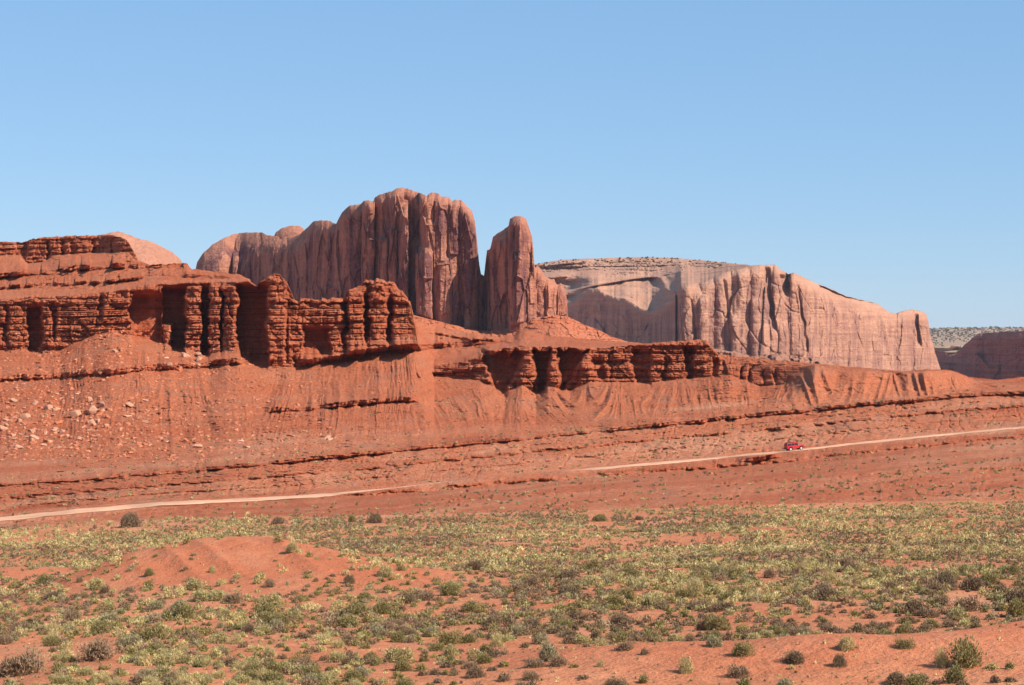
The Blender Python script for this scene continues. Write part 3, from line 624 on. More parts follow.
# dark mesa at the right edge
dk_top = lambda px: pw(px, (930, 362), (937, 352), (944, 351), (948, 354), (955, 355), (958, 352), (964, 345), (970, 340), (975, 336), (979, 333.5), (990, 332.5), (1024, 330.5), (1110, 329)) + .3*noise2(px/2, 0, 251)
dk_Y = lambda px: pw(px, (930, 3750), (956, 3600), (975, 3380), (1024, 3150), (1110, 2950))
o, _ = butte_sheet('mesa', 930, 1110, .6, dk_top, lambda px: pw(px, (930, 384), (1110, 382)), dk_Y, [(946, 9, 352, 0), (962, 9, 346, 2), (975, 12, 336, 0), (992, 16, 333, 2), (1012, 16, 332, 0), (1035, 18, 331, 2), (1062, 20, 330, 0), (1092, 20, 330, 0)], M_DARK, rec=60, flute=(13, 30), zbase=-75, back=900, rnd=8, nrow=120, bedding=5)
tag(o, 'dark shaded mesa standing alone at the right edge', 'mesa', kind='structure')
# far plateau
fp_t = lambda px: pw(px, (-200, 338), (300, 334), (800, 329.5), (930, 328.5), (960, 327.5), (1024, 327), (1300, 327)) + .35*fbm2(px/14, 0, 3, 253)
FP = Sheet(-200, 1300, 2.0, [lambda px: (zpy(-78 + 0*px, 4300 + 0*px), 4300 + 0*px), lambda px: (0*px + 357, 4800 + 0*px), lambda px: (0*px + 346, 5000 + 0*px), lambda px: (fp_t(px), 8000 + 0*px), lambda px: (fp_t(px) + 3, 9500 + 0*px), lambda px: (zpy(-78 + 0*px, 10500 + 0*px), 10500 + 0*px)], [8, 30, 60, 4, 4])
X, Yw, Z = FP.xyz()
FP.Y = FP.Y + sst(.5, 1, FP.K) * (1 - sst(3, 4, FP.K)) * 350*fbm2(FP.PX/24, FP.PY/5, 3, 254)
tag(FP.build('hills', M_FAR, {'cliff': np.zeros(FP.PY.shape)}), kind='structure')

# ------------------------------------------------------------------ air
hz, nt, b_ = nodes('haze_air'); nt.nodes.remove(b_)
pv = nt.nodes.new('ShaderNodeVolumePrincipled'); pv.inputs['Color'].default_value = (.80, .86, 1.0, 1); pv.inputs['Density'].default_value = 0.000022; pv.inputs['Anisotropy'].default_value = 0.2
nt.links.new(pv.outputs[0], nt.nodes['Material Output'].inputs['Volume'])
hx, hy0, hy1, hz0, hz1 = 45000, -300, 13000, -82, 165
hv = np.array([(sx, y, z) for z in (hz0, hz1) for y in (hy0, hy1) for sx in (-hx, hx)], float)
haze = mesh_from('haze', hv, np.array([(0,2,3,1),(4,5,7,6),(0,1,5,4),(2,6,7,3),(0,4,6,2),(1,3,7,5)]), hz, smooth=False)
tag(haze, kind='stuff')

# ------------------------------------------------------------------ placing on the ground by where it is seen
def ground_at(px, py):
    Ys = np.arange(50, 352, .25); Xs = (px - CX)*Ys/F
    z = gheight(Xs, Ys)[0]; p = CY - (z - CAMZ)*F/Ys
    front = np.where((p[:-1] >= py) & (p[1:] < py))[0]
    if len(front) == 0: return None
    i = front[0]; return np.array([Xs[i], Ys[i], z[i]])

# ------------------------------------------------------------------ scrub
rg = np.random.RandomState(11)
KIND = {  # leaf colour, twig colour, height over radius
 'olive':     ((.27, .22, .085), (.20, .15, .075), .95),
 'brown':     ((.30, .195, .115), (.22, .145, .09), .85),
 'straw':     ((.56, .44, .20), (.36, .25, .12), 1.0),
 'silvery':   ((.34, .285, .150), (.22, .18, .13), .95),
 'yellowish': ((.44, .36, .155), (.26, .21, .12), .85),
 'darkbrown': ((.235, .160, .092), (.16, .11, .07), .9)}
KN = list(KIND)
def blades(cen, rad, hgt, tint, n, blen, bwid, lumps=4, rg=rg, spread=.85):
    """n triangles for each shrub of a list; returns V, F, colours"""
    N = len(cen)
    la = rg.rand(N, lumps) * 2*np.pi; lr = rg.rand(N, lumps)*.55*rad[:, None]
    lc = np.stack([np.cos(la)*lr, np.sin(la)*lr], -1); ls = .42 + .30*rg.rand(N, lumps); lh = .6 + .45*rg.rand(N, lumps)
    li = rg.randint(0, lumps, (N, n)); ii = np.arange(N)[:, None]
    u = rg.rand(N, n); th = rg.rand(N, n)*2*np.pi
    ct = u**.8; stn = np.sqrt(1 - ct**2); rr_ = (.35 + .65*rg.rand(N, n)**.5)
    D = np.stack([stn*np.cos(th), stn*np.sin(th), ct], -1)
    R_ = (ls[ii, li]*rad[:, None])[..., None]; H_ = (lh[ii, li]*hgt[:, None])
    P = np.zeros((N, n, 3)); P[..., :2] = lc[ii, li] + D[..., :2]*R_*rr_[..., None]; P[..., 2] = D[..., 2]*H_*rr_
    P += cen[:, None, :]
    d = D*spread + rg.randn(N, n, 3)*.45; d[..., 2] += .35; d /= np.linalg.norm(d, axis=-1, keepdims=True)
    s_ = np.cross(d, rg.randn(N, n, 3)); s_ /= np.linalg.norm(s_, axis=-1, keepdims=True)
    bl = (blen[:, None] * (.6 + .8*rg.rand(N, n)))[..., None]; bw = (bwid[:, None]*(.6+.8*rg.rand(N, n)))[..., None]
    V = np.stack([P - s_*bw/2 - d*bl*.5, P + s_*bw/2 - d*bl*.5, P + d*bl*.5], 2).reshape(-1, 3)
    c = tint[:, None, :] * (.62 + .7*rg.rand(N, n))[..., None]; c = np.repeat(c.reshape(-1, 3), 3, 0)
    Fc = np.arange(len(V)).reshape(-1, 3)
    return V, Fc, c

# where they grow
cand = 64000
Yc = np.sqrt(rg.rand(cand) * (350**2 - 62**2) + 62**2); pxc = -320 + rg.rand(cand)*1660
Xc = (pxc - CX)*Yc/F
zc, m1, m3, m2 = gheight(Xc, Yc)
pyc = CY - (zc - CAMZ)*F/Yc
edge = pe(pxc)
dens = .80 + .55*fbm2(Xc/9, Yc/12, 3, 301) + .25*fbm2(Xc/2.5, Yc/3, 2, 302)
dens *= 1 - .72*sst(.2, .9, m1) ; dens *= 1 - .7*sst(.3, .9, m2)
dens *= 1 - .88*sst(.25, .8, m3)
dens *= 1 - .48*sst(640, 668, pyc)*sst(520, 620, pxc)
dens *= 1 - .35*sst(600, 640, pyc)*sst(300, 560, pxc)
dens *= 1 + .5*sst(250, 60, pxc)*sst(600, 640, pyc)
dens *= 1 - .80*sst(.1, .45, fbm2(Xc/14 + 3, Yc/20, 2, 303) - .12)
dens *= pw(pyc - edge, (-5, 0), (0, .25), (6, .75), (14, 1), (300, 1))
keep = rg.rand(cand) < np.clip(dens, 0, 1)
Xc, Yc, zc, pxc, pyc = (a[keep] for a in (Xc, Yc, zc, pxc, pyc))
N = len(Xc)
pn = fbm2(Xc/11, Yc/16, 3, 304)
ph = rg.rand(N) + pn*.9
far = sst(640, 520, pyc)
kidx = np.where(ph < .10, 5, np.where(ph < .42 - .16*far, 1, np.where(ph < .52 - .1*far, 3, np.where(ph < .76 - .12*far, 0, np.where(ph < .97, 4, 2)))))
rad = (.22 + .36*rg.rand(N)**1.8 + .38*(rg.rand(N) < .06)) * pw(Yc, (60, .92), (120, 1.0), (200, 1.05), (350, 1.1))
hf = np.array([KIND[k][2] for k in KN])[kidx]
rad = np.where(Yc < 100, np.minimum(rad, .52), rad)
hgt = rad*hf*(.85 + .45*rg.rand(N))
tint = np.array([KIND[k][0] for k in KN])[kidx] * (.82 + .36*rg.rand(N, 1)) * (1 + .03*rg.randn(N, 3))
cen = np.stack([Xc, Yc, zc - .03], -1)

# the bushes that stand out, placed one by one: px, py of the foot, width in px, height in px, kind, short name, label
SPECIAL = [
 (128, 527, 27, 17, 'darkbrown', 'round dark bush by the road', 'large round dark bush beside the pale road on the left'),
 (281, 524, 18, 10, 'brown', 'grey bush below the road', 'grey leafless looking bush below the road, behind the red mound'),
 (376, 523, 20, 12, 'darkbrown', 'dark purple brown bush', 'dark purplish bush at the far edge of the scrub, middle left'),
 (352, 522, 10, 9, 'olive', 'small upright olive bush', 'small upright olive bush left of the dark purplish bush'),
 (600, 521, 22, 8, 'olive', 'wide olive bush', 'low wide olive bush at the far edge of the scrub, centre'),
 (770, 578, 17, 12, 'brown', 'brown bush at the bare wash', 'brown bush beside a bare sandy wash'),
 (964, 665, 40, 32, 'olive', 'large green bush', 'largest green bush, on the red bank at the bottom right'),
 (942, 666, 20, 24, 'straw', 'dry grass by the large bush', 'straw topped bush leaning on the left side of the largest green bush'),
 (845, 648, 27, 17, 'straw', 'straw grass tuft', 'bright straw coloured grass tuft on the bare red bank'),
 (838, 664, 17, 15, 'darkbrown', 'dark bush under the grass tuft', 'dark brown bush just below the straw grass tuft'),
 (794, 662, 26, 15, 'darkbrown', 'sprawling dark bush', 'sprawling dark twiggy bush leaning across bare red sand'),
 (742, 654, 24, 15, 'olive', 'lone olive bush', 'lone olive brown bush on bare red sand with a shadow on its left'),
 (740, 675, 28, 16, 'brown', 'brown bush below the lone bush', 'wide brown bush at the bottom edge below the lone olive bush'),
 (688, 672, 24, 20, 'straw', 'pale topped bush', 'pale topped bush near the bottom edge, right of centre'),
 (550, 659, 28, 19, 'silvery', 'silvery round bush', 'rounded silvery green bush at the bottom centre'),
 (600, 666, 12, 10, 'straw', 'small straw tuft', 'small straw tuft right of the silvery round bush'),
 (688, 641, 16, 10, 'brown', 'brown bush on the sand edge', 'brown bush at the upper edge of the bare sand patch'),
 (644, 654, 11, 8, 'darkbrown', 'small dark bush', 'small dark bush on bare sand with a shadow to its left'),
 (450, 644, 28, 17, 'olive', 'broad olive bush', 'broad olive bush on the sandy slope, lower centre'),
 (398, 662, 38, 16, 'yellowish', 'yellow green bush', 'wide yellow green bush with a brown right side, bottom centre left'),
 (470, 611, 26, 12, 'olive', 'green mid bush', 'wide green bush right of the foot of the red mound'),
 (349, 583, 14, 11, 'darkbrown', 'dark bush on the mound foot', 'dark upright bush on the right shoulder of the red mound'),
 (268, 587, 15, 11, 'brown', 'brown mound bush', 'brown bush on the sunlit face of the red mound'),
 (105, 593, 13, 9, 'darkbrown', 'round mound bush', 'round dark bush low on the left slope of the red mound'),
 (80, 582, 9, 9, 'brown', 'left mound bush', 'small brown bush at the left edge of the red mound'),
 (149, 575, 13, 9, 'olive', 'crest bush', 'olive bush on the upper left slope of the red mound'),
 (212, 572, 11, 9, 'straw', 'pale mound bush', 'pale straw bush near the top of the red mound'),
 (161, 604, 13, 10, 'brown', 'lower mound bush', 'brown bush with a dark left side on the lower red mound'),
 (180, 612, 24, 16, 'silvery', 'pale grey bush', 'pale grey bush along the lower edge of the red mound'),
 (96, 660, 46, 24, 'brown', 'large brown thicket', 'largest brown thicket in the lower left corner area'),
 (20, 675, 60, 30, 'brown', 'corner thicket', 'broad rusty brown thicket in the bottom left corner'),
 (965, 610, 36, 18, 'brown', 'wide dark green bush', 'wide grey green bush above the red bank on the right'),
 (1019, 616, 26, 20, 'olive', 'edge bush', 'dark green bush cut by the right edge of the picture'),
 (905, 648, 20, 12, 'olive', 'green bush on the bank', 'low green bush at the left end of the red bank'),
 (640, 520, 12, 6, 'brown', 'far brown bush', 'small brown bush far off, right of the low wide olive bush'),
]
sp = []
for (px, py, w_, h_, kd, short, lab) in SPECIAL:
    p = ground_at(px, py)
    if p is None: print('NO GROUND', px, py); continue
    sp.append((p, w_*p[1]/F/2, h_*p[1]/F, kd, short, lab, px, py, w_))
# keep the ordinary ones clear of these
spx = np.array([a[6] for a in sp]); spy = np.array([a[7] - .3*a[8]*.5 for a in sp]); spw = np.array([a[8] for a in sp])
cl_ = np.ones(N, bool)
for x_, y_, w_ in zip(spx, spy, spw): cl_ &= ~((np.abs(pxc - x_) < w_*.55) & (np.abs(pyc - y_) < w_*.35))
size = rad/Yc * np.where((pxc > -5) & (pxc < 1029) & (pyc < 690), 1, 0) * cl_
order = np.argsort(-size); NT = 290 - len(sp)
pick = order[:NT]; rest = np.ones(N, bool); rest[pick] = False; rest &= cl_
M_TWIG = mat_flat('scrub_twigs', (.16, .115, .08), .9, .05)
# one finished bush of each kind and shape (unit radius), copied for every single bush
def make_bush(kd, seed, grass=False):
    r = np.random.RandomState(seed); leaf, twig, hh = KIND[kd]
    root = bpy.data.objects.new('desert_shrub' if kd != 'straw' else 'dry_grass_tuft', None); COL.objects.link(root)
    n = 3000
    if kd == 'straw':
        V, Fc, c = blades(np.zeros((1, 3)), np.ones(1)*.95, np.ones(1)*.9, np.array([leaf]), 1800, np.ones(1)*.34, np.ones(1)*.022, lumps=6, rg=r, spread=.55)
        dead = np.repeat(r.rand(1800) < .3, 3); c[dead] = np.array(twig)
    else:
        V, Fc, c = blades(np.zeros((1, 3)), np.ones(1)*1.05, np.ones(1)*1.0, np.array([leaf]), n, np.ones(1)*.13, np.ones(1)*.045, lumps=8, rg=r)
        # a few dead grey-brown sprays
        dead = np.repeat(r.rand(n) < .18, 3); c[dead] = np.array(twig)*1.1
    mesh_from('foliage', V, Fc, M_LEAF, root, False, {'tint': c})
    # stems: thin three-sided sticks fanning out of the ground
    VV, FF = [], []
    for k in range(26):
        a = r.rand()*6.283; ro = .25 + .6*r.rand(); p0 = np.array([0.1*math.cos(a), .1*math.sin(a), -.05]); p1 = np.array([ro*math.cos(a), ro*math.sin(a), .35 + .5*r.rand()*(1.1-ro)])
        pm = (p0+p1)/2 + np.array([0, 0, .08])
        o_ = len(VV)
        for q, rr_ in ((p0, .022), (pm, .015), (p1, .006)):
            for j in range(3): VV.append(q + rr_*np.array([math.cos(j*2.1), math.sin(j*2.1), 0]))
        for l in range(2):
            for j in range(3): FF.append((o_+l*3+j, o_+l*3+(j+1)%3, o_+(l+1)*3+(j+1)%3, o_+(l+1)*3+j))
    mesh_from('stems', np.array(VV), np.array(FF), M_TWIG, root, False)
    return root
protos = {k: [make_bush(k, 50 + 7*i + j) for j in range(3)] for i, k in enumerate(KN)}
used = set(); allshrubs = []
def place_bush(kd, var, p, r_, h_, rot):
    pr_ = protos[kd][var]
    if pr_.name in used:
        o = pr_.copy(); COL.objects.link(o)
        for ch in pr_.children:
            c = ch.copy(); COL.objects.link(c); c.parent = o
    else: o = pr_; used.add(pr_.name)
    o.location = p; o.scale = (r_, r_, h_); o.rotation_euler = (0, 0, rot)
    return o
CW = {'olive': 'olive green bush', 'brown': 'grey-brown bush', 'straw': 'straw coloured tuft', 'silvery': 'silvery green bush', 'yellowish': 'yellow-green bush', 'darkbrown': 'dark brown bush'}
for k, (p, r_, h_, kd, short, lab, px, py, w_) in enumerate(sp):
    o = place_bush(kd, k % 3, (p[0], p[1], p[2] - .03), r_*1.05, h_*1.02, rg.rand()*6.28)
    tag(o, lab, 'bush' if kd != 'straw' else 'grass tuft', 'bushes of the scrub plain')
ORD = ['nearest', 'second nearest', 'third', 'fourth', 'fifth', 'sixth', 'seventh', 'eighth', 'ninth', 'tenth', 'eleventh', 'twelfth', 'thirteenth', 'fourteenth', 'fifteenth', 'sixteenth', 'seventeenth', 'eighteenth', 'nineteenth', 'twentieth',
       'twenty-first', 'twenty-second', 'twenty-third', 'twenty-fourth', 'twenty-fifth', 'twenty-sixth', 'twenty-seventh', 'twenty-eighth', 'twenty-ninth', 'thirtieth']
buckets = {}
for i in pick:
    j = int(np.argmin((spx - pxc[i])**2 + ((spy - pyc[i])*1.6)**2)); dx, dy = pxc[i] - spx[j], pyc[i] - spy[j]
    di = ('right of' if dx > 0 else 'left of') if abs(dx) > abs(dy)*1.3 else ('below' if dy > 0 else 'above')
    buckets.setdefault((j, KN[kidx[i]], di), []).append((dx*dx + dy*dy, i))
for (j, kd, di), lst in buckets.items():
    lst.sort()
    for n_, (_, i) in enumerate(lst):
        o = place_bush(kd, int(rg.randint(3)), (Xc[i], Yc[i], zc[i] - .03), rad[i]*1.05, hgt[i]*1.1, rg.rand()*6.28)
        tag(o, '%s %s %s the %s' % (ORD[min(n_, 29)], CW[kd], di, sp[j][4]), 'bush' if kd != 'straw' else 'grass tuft', 'bushes of the scrub plain')
# everything smaller and farther: one mass of scrub
VS, FS, CS = [], [], []; base_i = 0
def add_mass(V, Fc, c):
    global base_i
    VS.append(V); FS.append(Fc + base_i); CS.append(c); base_i += len(V)
for lo, hi, n, bl_, bw_ in ((0, 105, 560, .11, .038), (105, 160, 240, .13, .055), (160, 230, 100, .16, .08), (230, 400, 46, .20, .12)):
    m = rest & (Yc >= lo) & (Yc < hi) & (pxc > -330)
    k = m.sum()
    if k: add_mass(*blades(cen[m], rad[m]*1.05, hgt[m]*1.05, tint[m], n, np.full(k, bl_)*(.6 + rad[m]*.8), np.full(k, bw_)*(.6 + rad[m]*.8)))
# thin low plants and seedlings between
k = 31000; Yt = np.sqrt(rg.rand(k)*(345**2 - 66**2) + 66**2); pt = -320 + rg.rand(k)*1660; Xt = (pt - CX)*Yt/F; zt, a1, a3, a2 = gheight(Xt, Yt)
kp = rg.rand(k) < (1 - .72*np.clip(np.maximum(a1, a3*.8), 0, 1)); Xt, Yt, zt = Xt[kp], Yt[kp], zt[kp]; k = len(Xt)
add_mass(*blades(np.stack([Xt, Yt, zt], -1), .06 + .14*rg.rand(k), .05 + .11*rg.rand(k), np.array([KIND[q][0] for q in KN])[rg.choice(6, k, p=[.2, .3, .15, .1, .15, .1])], 12, np.full(k, .11), np.full(k, .05), lumps=2))
tag(mesh_from('scrub', np.concatenate(VS), np.concatenate(FS), M_LEAF, None, False, {'tint': np.concatenate(CS)}), kind='stuff')
# thin scrub on the slopes round the road and on the talus
VS, FS, CS = [], [], []; base_i = 0
P = []; 
for _ in range(6500):
    px = rg.rand()*1060 - 20; py = rg.uniform(384, 522)
    if py > pe(px) - 1: continue
    rp = float(Rpy(px)); ap = float(Apy(px))
    d_ = .75 if py > rp + 6 else (.30 if py > ap - 8 else .10)
    cl_n = fbm2(px/40, (py - rp*.9)/3.5, 2, 311)
    d_ *= 1.9 if cl_n > .12 else (.5 if cl_n > -.1 else .12)
    if rg.rand() > d_ or abs(py - rp) < 3.5: continue
    q = E.at(px, py)
    if q is not None: P.append(q)
P = np.array(P); k = len(P)
add_mass(*blades(P, .28 + .55*rg.rand(k)**2.2, .22 + .36*rg.rand(k), np.array([KIND[q][0] for q in KN])[rg.choice(6, k, p=[.2, .3, .12, .14, .14, .10])], 46, np.full(k, .26), np.full(k, .16), lumps=3))
tag(mesh_from('scrub', np.concatenate(VS), np.concatenate(FS), M_LEAF, None, False, {'tint': np.concatenate(CS)}), kind='stuff')
# junipers along the mesa top and the plateau
VS, FS, CS = [], [], []; base_i = 0; P = []
for _ in range(170):
    px = rg.uniform(535, 760); py = float(me_crest(np.array([px]))[0]) + abs(rg.randn())*5 + .3
    q = MS.at(px, py)
    if q is not None and q[1] > 2700: P.append(q)
for _ in range(700):
    px = rg.uniform(925, 1060); py = float(fp_t(np.array([px]))[0]) + abs(rg.randn())*9 + .2
    q = FP.at(px, py)
    if q is not None: P.append(q)
P = np.array(P); k = len(P); sc = P[:, 1]/2900
add_mass(*blades(P, (1.0 + 1.4*rg.rand(k))*sc, (1.2 + 1.4*rg.rand(k))*sc, np.tile([[.075, .085, .045]], (k, 1)), 40, 1.2*sc, .8*sc, lumps=3))
tag(mesh_from('brush', np.concatenate(VS), np.concatenate(FS), M_LEAF, None, False, {'tint': np.concatenate(CS)}), kind='stuff')

# ------------------------------------------------------------------ boulders
import bmesh
M_B = [mat_flat('pale_boulder', (.46, .235, .15), .95, .05, var=.22, scale=1.3), mat_flat('red_boulder', (.42, .14, .07), .95, .05, var=.25, scale=1.3), mat_flat('white_boulder', (.70, .48, .36), .95, .05, var=.1, scale=1.3)]
def make_boulder(seed, flat=.6, mat=0):
    r = random.Random(seed); bm = bmesh.new(); pts = []
    for i in range(14):
        v = Vector([r.choice((-1, 1))*r.uniform(.2, 1.0) for _ in range(3)]); v *= 1/max(.8, v.length**.6)
        v.z *= flat; v.x *= 1.15; v.y *= .8; pts.append(bm.verts.new(v))
    bmesh.ops.convex_hull(bm, input=pts)
    bmesh.ops.delete(bm, geom=[v for v in bm.verts if not v.link_faces], context='VERTS')
    bmesh.ops.bevel(bm, geom=bm.edges[:], offset=.05, segments=1, affect='EDGES')
    me = bpy.data.meshes.new('boulder'); bm.to_mesh(me); bm.free(); me.materials.append(M_B[mat]); return me
BM = [make_boulder(s_, f_, m_) for s_, f_, m_ in ((1, .6, 0), (2, .75, 0), (3, .45, 0), (4, .7, 1), (5, .5, 1), (6, .4, 2))]
def boulder(px, py, w_px, hfac, mi, rot, label, group='boulders on the left talus', grd=False):
    q = ground_at(px, py) if grd else E.at(px, py)
    if q is None: return
    o = bpy.data.objects.new('boulder', BM[mi]); COL.objects.link(o); s_ = w_px*q[1]/F/2
    o.location = (q[0], q[1], q[2] + s_*.12*hfac); o.scale = (s_, s_*.9, s_*hfac); o.rotation_euler = rot
    tag(o, label, 'boulder', group)
BS = [(93, 413, 15, 1.5, 0, (.2, .75, .3), 'large pale slab tilted steeply', 'largest pale slab standing tilted in the middle of the rockfall'),
      (127, 417, 13, .8, 2, (.1, .1, .2), 'long flat pale boulder', 'long flat pale boulder right of the tilted slab'),
      (139, 419, 7, .9, 1, (0, .3, 1), 'blocky boulder beside the flat one', 'blocky pale boulder at the right end of the long flat boulder'),
      (166, 358, 7, 1, 5, (0, .1, 0), 'white block under the cliff', 'small white block on the rubble just under the red cliffs'),
      (78, 394, 5, .9, 5, (0, .2, 1), 'small white block above the slab', 'small white block above the tilted slab'),
      (62, 432, 10, .8, 1, (.2, .1, 2), 'boulder cluster with a dark gap', 'grey boulder over a dark gap in the lower left rockfall'),
      (2, 430, 16, .9, 0, (.1, .3, 1), 'grey boulder at the left edge', 'large grey boulder cut by the left edge'),
      (105, 409, 10, .5, 2, (.2, .2, 3), 'grey slab behind the tilted one', 'grey slab lying against the right side of the tilted slab'),
      (122, 444, 12, .7, 1, (.1, .2, 1), 'boulder at the rockfall foot', 'broad pale boulder at the foot of the rockfall'),
      (164, 438, 6, 1.2, 1, (0, 0, 0), 'upright boulder at the foot', 'upright pale boulder at the foot of the talus'),
      (241, 441, 8, .8, 5, (0, .3, 1), 'pale boulder of the right row', 'pale boulder at the right end of the row on the flat'),
      (190, 452, 10, .5, 2, (0, .1, 2), 'flat boulder of the row', 'low flat boulder starting the row on the flat'),
      (292, 436, 12, .5, 2, (0, .1, .5), 'flat slab on the far right', 'flat slab at the right end of the boulder trail'),
      (305, 432, 10, .5, 0, (0, .1, 1.5), 'second flat slab', 'flat slab just right of another, at the end of the trail'),
      (52, 402, 8, .7, 3, (0, .2, 1), 'red block on the upper talus', 'red block on the upper talus left of the tilted slab'),
      (115, 352, 8, 1, 0, (0, .4, 1), 'grey block below the cliff', 'grey block in the rubble fan below the red cliffs')]
for b in BS: boulder(b[0], b[1], b[2]*.92, b[3], b[4], b[5], b[7])
bpx = np.array([b[0] for b in BS]); bpy_ = np.array([b[1] for b in BS]); bb = {}
rb = np.random.RandomState(23); cnt = 0
while cnt < 230:
    if rb.rand() < .8:
        px = rb.choice([30, 60, 100, 120, 15]) + rb.randn()*22; py = 425 + rb.randn()*15
        if py > 452: continue
    elif rb.rand() < .5: px = rb.uniform(60, 200); py = rb.uniform(350, 374)
    else: px = rb.uniform(150, 330); py = 462 - px*.085 + rb.randn()*4
    if not (-4 < px < 335 and 348 < py < 456): continue
    w_ = 2.3 + 10*rb.rand()**2.5; cnt += 1
    j = int(np.argmin((bpx - px)**2 + (bpy_ - py)**2)); dx, dy = px - bpx[j], py - bpy_[j]
    di = ('right of' if dx > 0 else 'left of') if abs(dx) > abs(dy) else ('below' if dy > 0 else 'above')
    bb.setdefault((j, di), []).append((dx*dx+dy*dy, px, py, w_))
for (j, di), lst in bb.items():
    lst.sort()
    for n_, (_, px, py, w_) in enumerate(lst):
        boulder(px, py, w_, rb.uniform(.6, 1.2), int(rb.choice(5, p=[.3, .25, .2, .15, .1])), tuple(rb.rand(3)*(.5, .5, 6)), '%s loose boulder %s the %s' % (ORD[min(n_, 29)], di, BS[j][6]))
boulder(917, 516, 8, .6, 5, (0, .05, .2), 'flat white rock lying in the scrub at the far right', 'rocks in the scrub', True)
boulder(951, 518, 9, .9, 3, (0, .2, .4), 'dark red rock in the scrub right of the flat white rock', 'rocks in the scrub', True)
boulder(964, 516, 14, .5, 4, (0, .1, 1.1), 'long low red rock beside the dark red rock in the scrub', 'rocks in the scrub', True)
# fine rubble
BV, BF = [], []; nb = 0
oct_v = np.array([(1,0,0),(-1,0,0),(0,1,0),(0,-1,0),(0,0,1),(0,0,-1)], float); oct_f = np.array([(0,2,4),(2,1,4),(1,3,4),(3,0,4),(2,0,5),(1,2,5),(3,1,5),(0,3,5)])
for _ in range(3400):
    px = rb.rand()*1060 - 20
    if rb.rand() < .6: px = abs(rb.randn())*170
    py = rb.uniform(330, 462); 
    if px > 340 and rb.rand() < .5: py = rb.uniform(385, 500)
    if px > 760 and py < 396: continue
    q = E.at(px, py)
    if q is None: continue
    s_ = (.22 + .45*rb.rand()**3) * (1.1 if px < 330 else .75)
    BV.append(q + (oct_v*(.7 + .6*rb.rand(6, 1)))@np.linalg.qr(rb.randn(3, 3))[0]*s_*np.array([1.1, 1, .75])); BF.append(oct_f + nb); nb += 6
tag(mesh_from('rubble', np.concatenate(BV), np.concatenate(BF), mat_flat('rubble_stone', (.47, .175, .095), .95, .05, var=.35, scale=.5), None, False), kind='stuff')

# ------------------------------------------------------------------ the red car
PAINT = mat_flat('red_paint', (.52, .016, .018), .42, .45); GLASS = mat_flat('dark_glass', (.02, .02, .025), .08, .5); RUB = mat_flat('tyre_rubber', (.02, .02, .02), .9, .1)
CHR = mat_flat('bright_metal', (.75, .75, .75), .3, .5, .6); TRIM = mat_flat('dark_trim', (.03, .03, .03), .7, .2); LAMP = mat_flat('lamp_glass', (.85, .85, .8), .1, .5); REDL = mat_flat('tail_lamp_glass', (.35, .01, .01), .2, .5)
cx_ = 794.5; q = np.array([(cx_ - CX)*(RY(cx_) + 3.6)/F, RY(cx_) + 3.6, -(Rpy(cx_) - CY)*RY(cx_)/F + CAMZ + .12])
a0, a1_ = [np.array([(p-CX)*(RY(p)+3.6)/F, RY(p)+3.6, -(Rpy(p)-CY)*RY(p)/F]) for p in (785., 804.)]
dr = a1_ - a0
car = bpy.data.objects.new('car', None); COL.objects.link(car); car.location = q
car.rotation_euler = (0, -math.atan2(dr[2], math.hypot(dr[0], dr[1])), math.atan2(dr[1], dr[0]))
tag(car, 'red off-road car driving to the right along the dirt road', 'car')
def solid(name, prof, halfw, mat, parent, taper=None, bev=.05):
    """extrude a side profile (x, z) across the car; taper(z) narrows the upper part"""
    bm = bmesh.new(); L_ = []
    for s_ in (-1, 1): L_.append([bm.verts.new((x, s_*halfw*(taper(z) if taper else 1), z)) for x, z in prof])
    n = len(prof); bm.faces.new(L_[0]); bm.faces.new(L_[1][::-1])
    for i in range(n): bm.faces.new((L_[0][i], L_[1][i], L_[1][(i+1) % n], L_[0][(i+1) % n]))
    bmesh.ops.recalc_face_normals(bm, faces=bm.faces[:])
    if bev: bmesh.ops.bevel(bm, geom=bm.edges[:], offset=bev, segments=2, affect='EDGES', clamp_overlap=True)
    me = bpy.data.meshes.new(name); bm.to_mesh(me); bm.free(); me.materials.append(mat); o = bpy.data.objects.new(name, me); COL.objects.link(o); o.parent = parent
    return o
def arch(xc, r=.46, z0=.45): return [(xc + r*math.cos(t), z0 + r*math.sin(t)) for t in np.linspace(math.pi, 0, 7)]
tp = lambda z: 1.0 if z < 1.05 else 1 - .28*(z - 1.05)
bodyp = [(-2.1, .42)] + arch(-1.3) + arch(1.28) + [(2.08, .42), (2.12, .95), (1.98, 1.10), (.88, 1.20), (.80, 1.05), (-2.1, 1.05)]
solid('body', bodyp, .90, PAINT, car, tp)
solid('cabin', [(-2.08, 1.04), (.84, 1.04), (.42, 1.72), (.25, 1.80), (-1.90, 1.80), (-2.02, 1.72)], .86, PAINT, car, lambda z: 1 - .16*(z-1.04))
def pane(name, x0, x1, z0, z1, lean=0.0, side=-1):
    y0, y1 = .872*(1-.16*(z0-1.04)), .872*(1-.16*(z1-1.04)); v = [(x0, side*y0, z0), (x1, side*y0, z0), (x1 + lean, side*y1, z1), (x0 + (0), side*y1, z1)]
    V = [(a, b, c) for a, b, c in v] + [(a, b + side*.012, c) for a, b, c in v]
    return mesh_from(name, np.array(V), np.array([(0,1,2,3),(4,7,6,5),(0,4,5,1),(1,5,6,2),(2,6,7,3),(3,7,4,0)]), GLASS, car, False)
for sd_ in (-1, 1):
    pane('side_window', -1.88, -1.12, 1.16, 1.62, 0, sd_); pane('side_window', -1.0, -.28, 1.16, 1.62, 0, sd_); pane('side_window', -.16, .62, 1.16, 1.62, -.28, sd_)
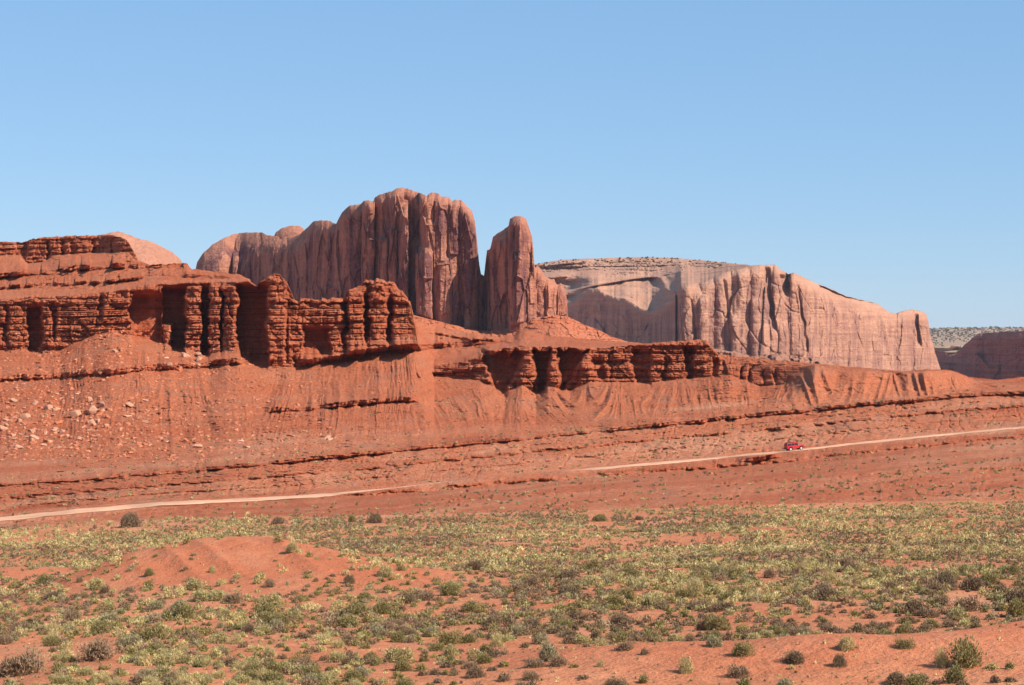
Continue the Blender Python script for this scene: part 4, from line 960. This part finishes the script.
mesh_from('windscreen', np.array([(.865, -.76, 1.10), (.865, .76, 1.10), (.50, .70, 1.67), (.50, -.70, 1.67), (.845, -.76, 1.10), (.845, .76, 1.10), (.48, .70, 1.67), (.48, -.70, 1.67)], float), np.array([(0,1,2,3),(4,7,6,5),(0,4,5,1),(1,5,6,2),(2,6,7,3),(3,7,4,0)]), GLASS, car, False)
solid('rear_window', [(-2.075, 1.16), (-2.105, 1.16), (-2.065, 1.60), (-2.035, 1.60)], .66, GLASS, car, None, 0)
solid('bumper', [(2.08, .42), (2.22, .46), (2.22, .62), (2.08, .64)], .88, TRIM, car, None, .02)
solid('bumper', [(-2.24, .44), (-2.08, .42), (-2.08, .64), (-2.22, .62)], .88, TRIM, car, None, .02)
solid('grille', [(2.10, .68), (2.14, .68), (2.14, .92), (2.10, .92)], .45, CHR, car, None, 0)
solid('roof_rack', [(-1.7, 1.81), (.1, 1.81), (.1, 1.86), (-1.7, 1.86)], .60, TRIM, car, None, .01)
def disc(name, x, y0, y1, z, r, mat, parent, seg=20):
    bm = bmesh.new(); A = [[bm.verts.new((x + r*math.cos(t), y, z + r*math.sin(t))) for t in np.linspace(0, 2*math.pi, seg, endpoint=False)] for y in (y0, y1)]
    bm.faces.new(A[0]); bm.faces.new(A[1][::-1])
    for i in range(seg): bm.faces.new((A[0][i], A[1][i], A[1][(i+1) % seg], A[0][(i+1) % seg]))
    bmesh.ops.recalc_face_normals(bm, faces=bm.faces[:]); me = bpy.data.meshes.new(name); bm.to_mesh(me); bm.free(); me.materials.append(mat)
    o = bpy.data.objects.new(name, me); COL.objects.link(o); o.parent = parent; return o
for wx in (-1.3, 1.28):
    for sd_ in (-1, 1):
        t = disc('wheel', wx, sd_*.66, sd_*.91, .38, .38, RUB, car); disc('rim', wx, sd_*.90, sd_*.93, .38, .25, CHR, t)
for sd_ in (-1, 1):
    m_ = mesh_from('headlight', np.array([(2.10, sd_*.55, .72), (2.10, sd_*.80, .72), (2.10, sd_*.80, .90), (2.10, sd_*.55, .90), (2.15, sd_*.57, .74), (2.15, sd_*.78, .74), (2.15, sd_*.78, .88), (2.15, sd_*.57, .88)]), np.array([(0,1,2,3),(4,7,6,5),(0,4,5,1),(1,5,6,2),(2,6,7,3),(3,7,4,0)]), LAMP, car, False)
    mesh_from('tail_light', np.array([(-2.10, sd_*.72, .80), (-2.10, sd_*.84, .80), (-2.10, sd_*.84, 1.0), (-2.10, sd_*.72, 1.0), (-2.14, sd_*.72, .80), (-2.14, sd_*.84, .80), (-2.14, sd_*.84, 1.0), (-2.14, sd_*.72, 1.0)]), np.array([(0,1,2,3),(4,7,6,5),(0,4,5,1),(1,5,6,2),(2,6,7,3),(3,7,4,0)]), REDL, car, False)
    mesh_from('door_mirror', np.array([(.55, sd_*.90, 1.10), (.70, sd_*.90, 1.10), (.70, sd_*1.06, 1.10), (.55, sd_*1.06, 1.10), (.55, sd_*.90, 1.26), (.70, sd_*.90, 1.26), (.70, sd_*1.06, 1.26), (.55, sd_*1.06, 1.26)]), np.array([(0,1,2,3),(4,7,6,5),(0,4,5,1),(1,5,6,2),(2,6,7,3),(3,7,4,0)]), CHR, car, False)
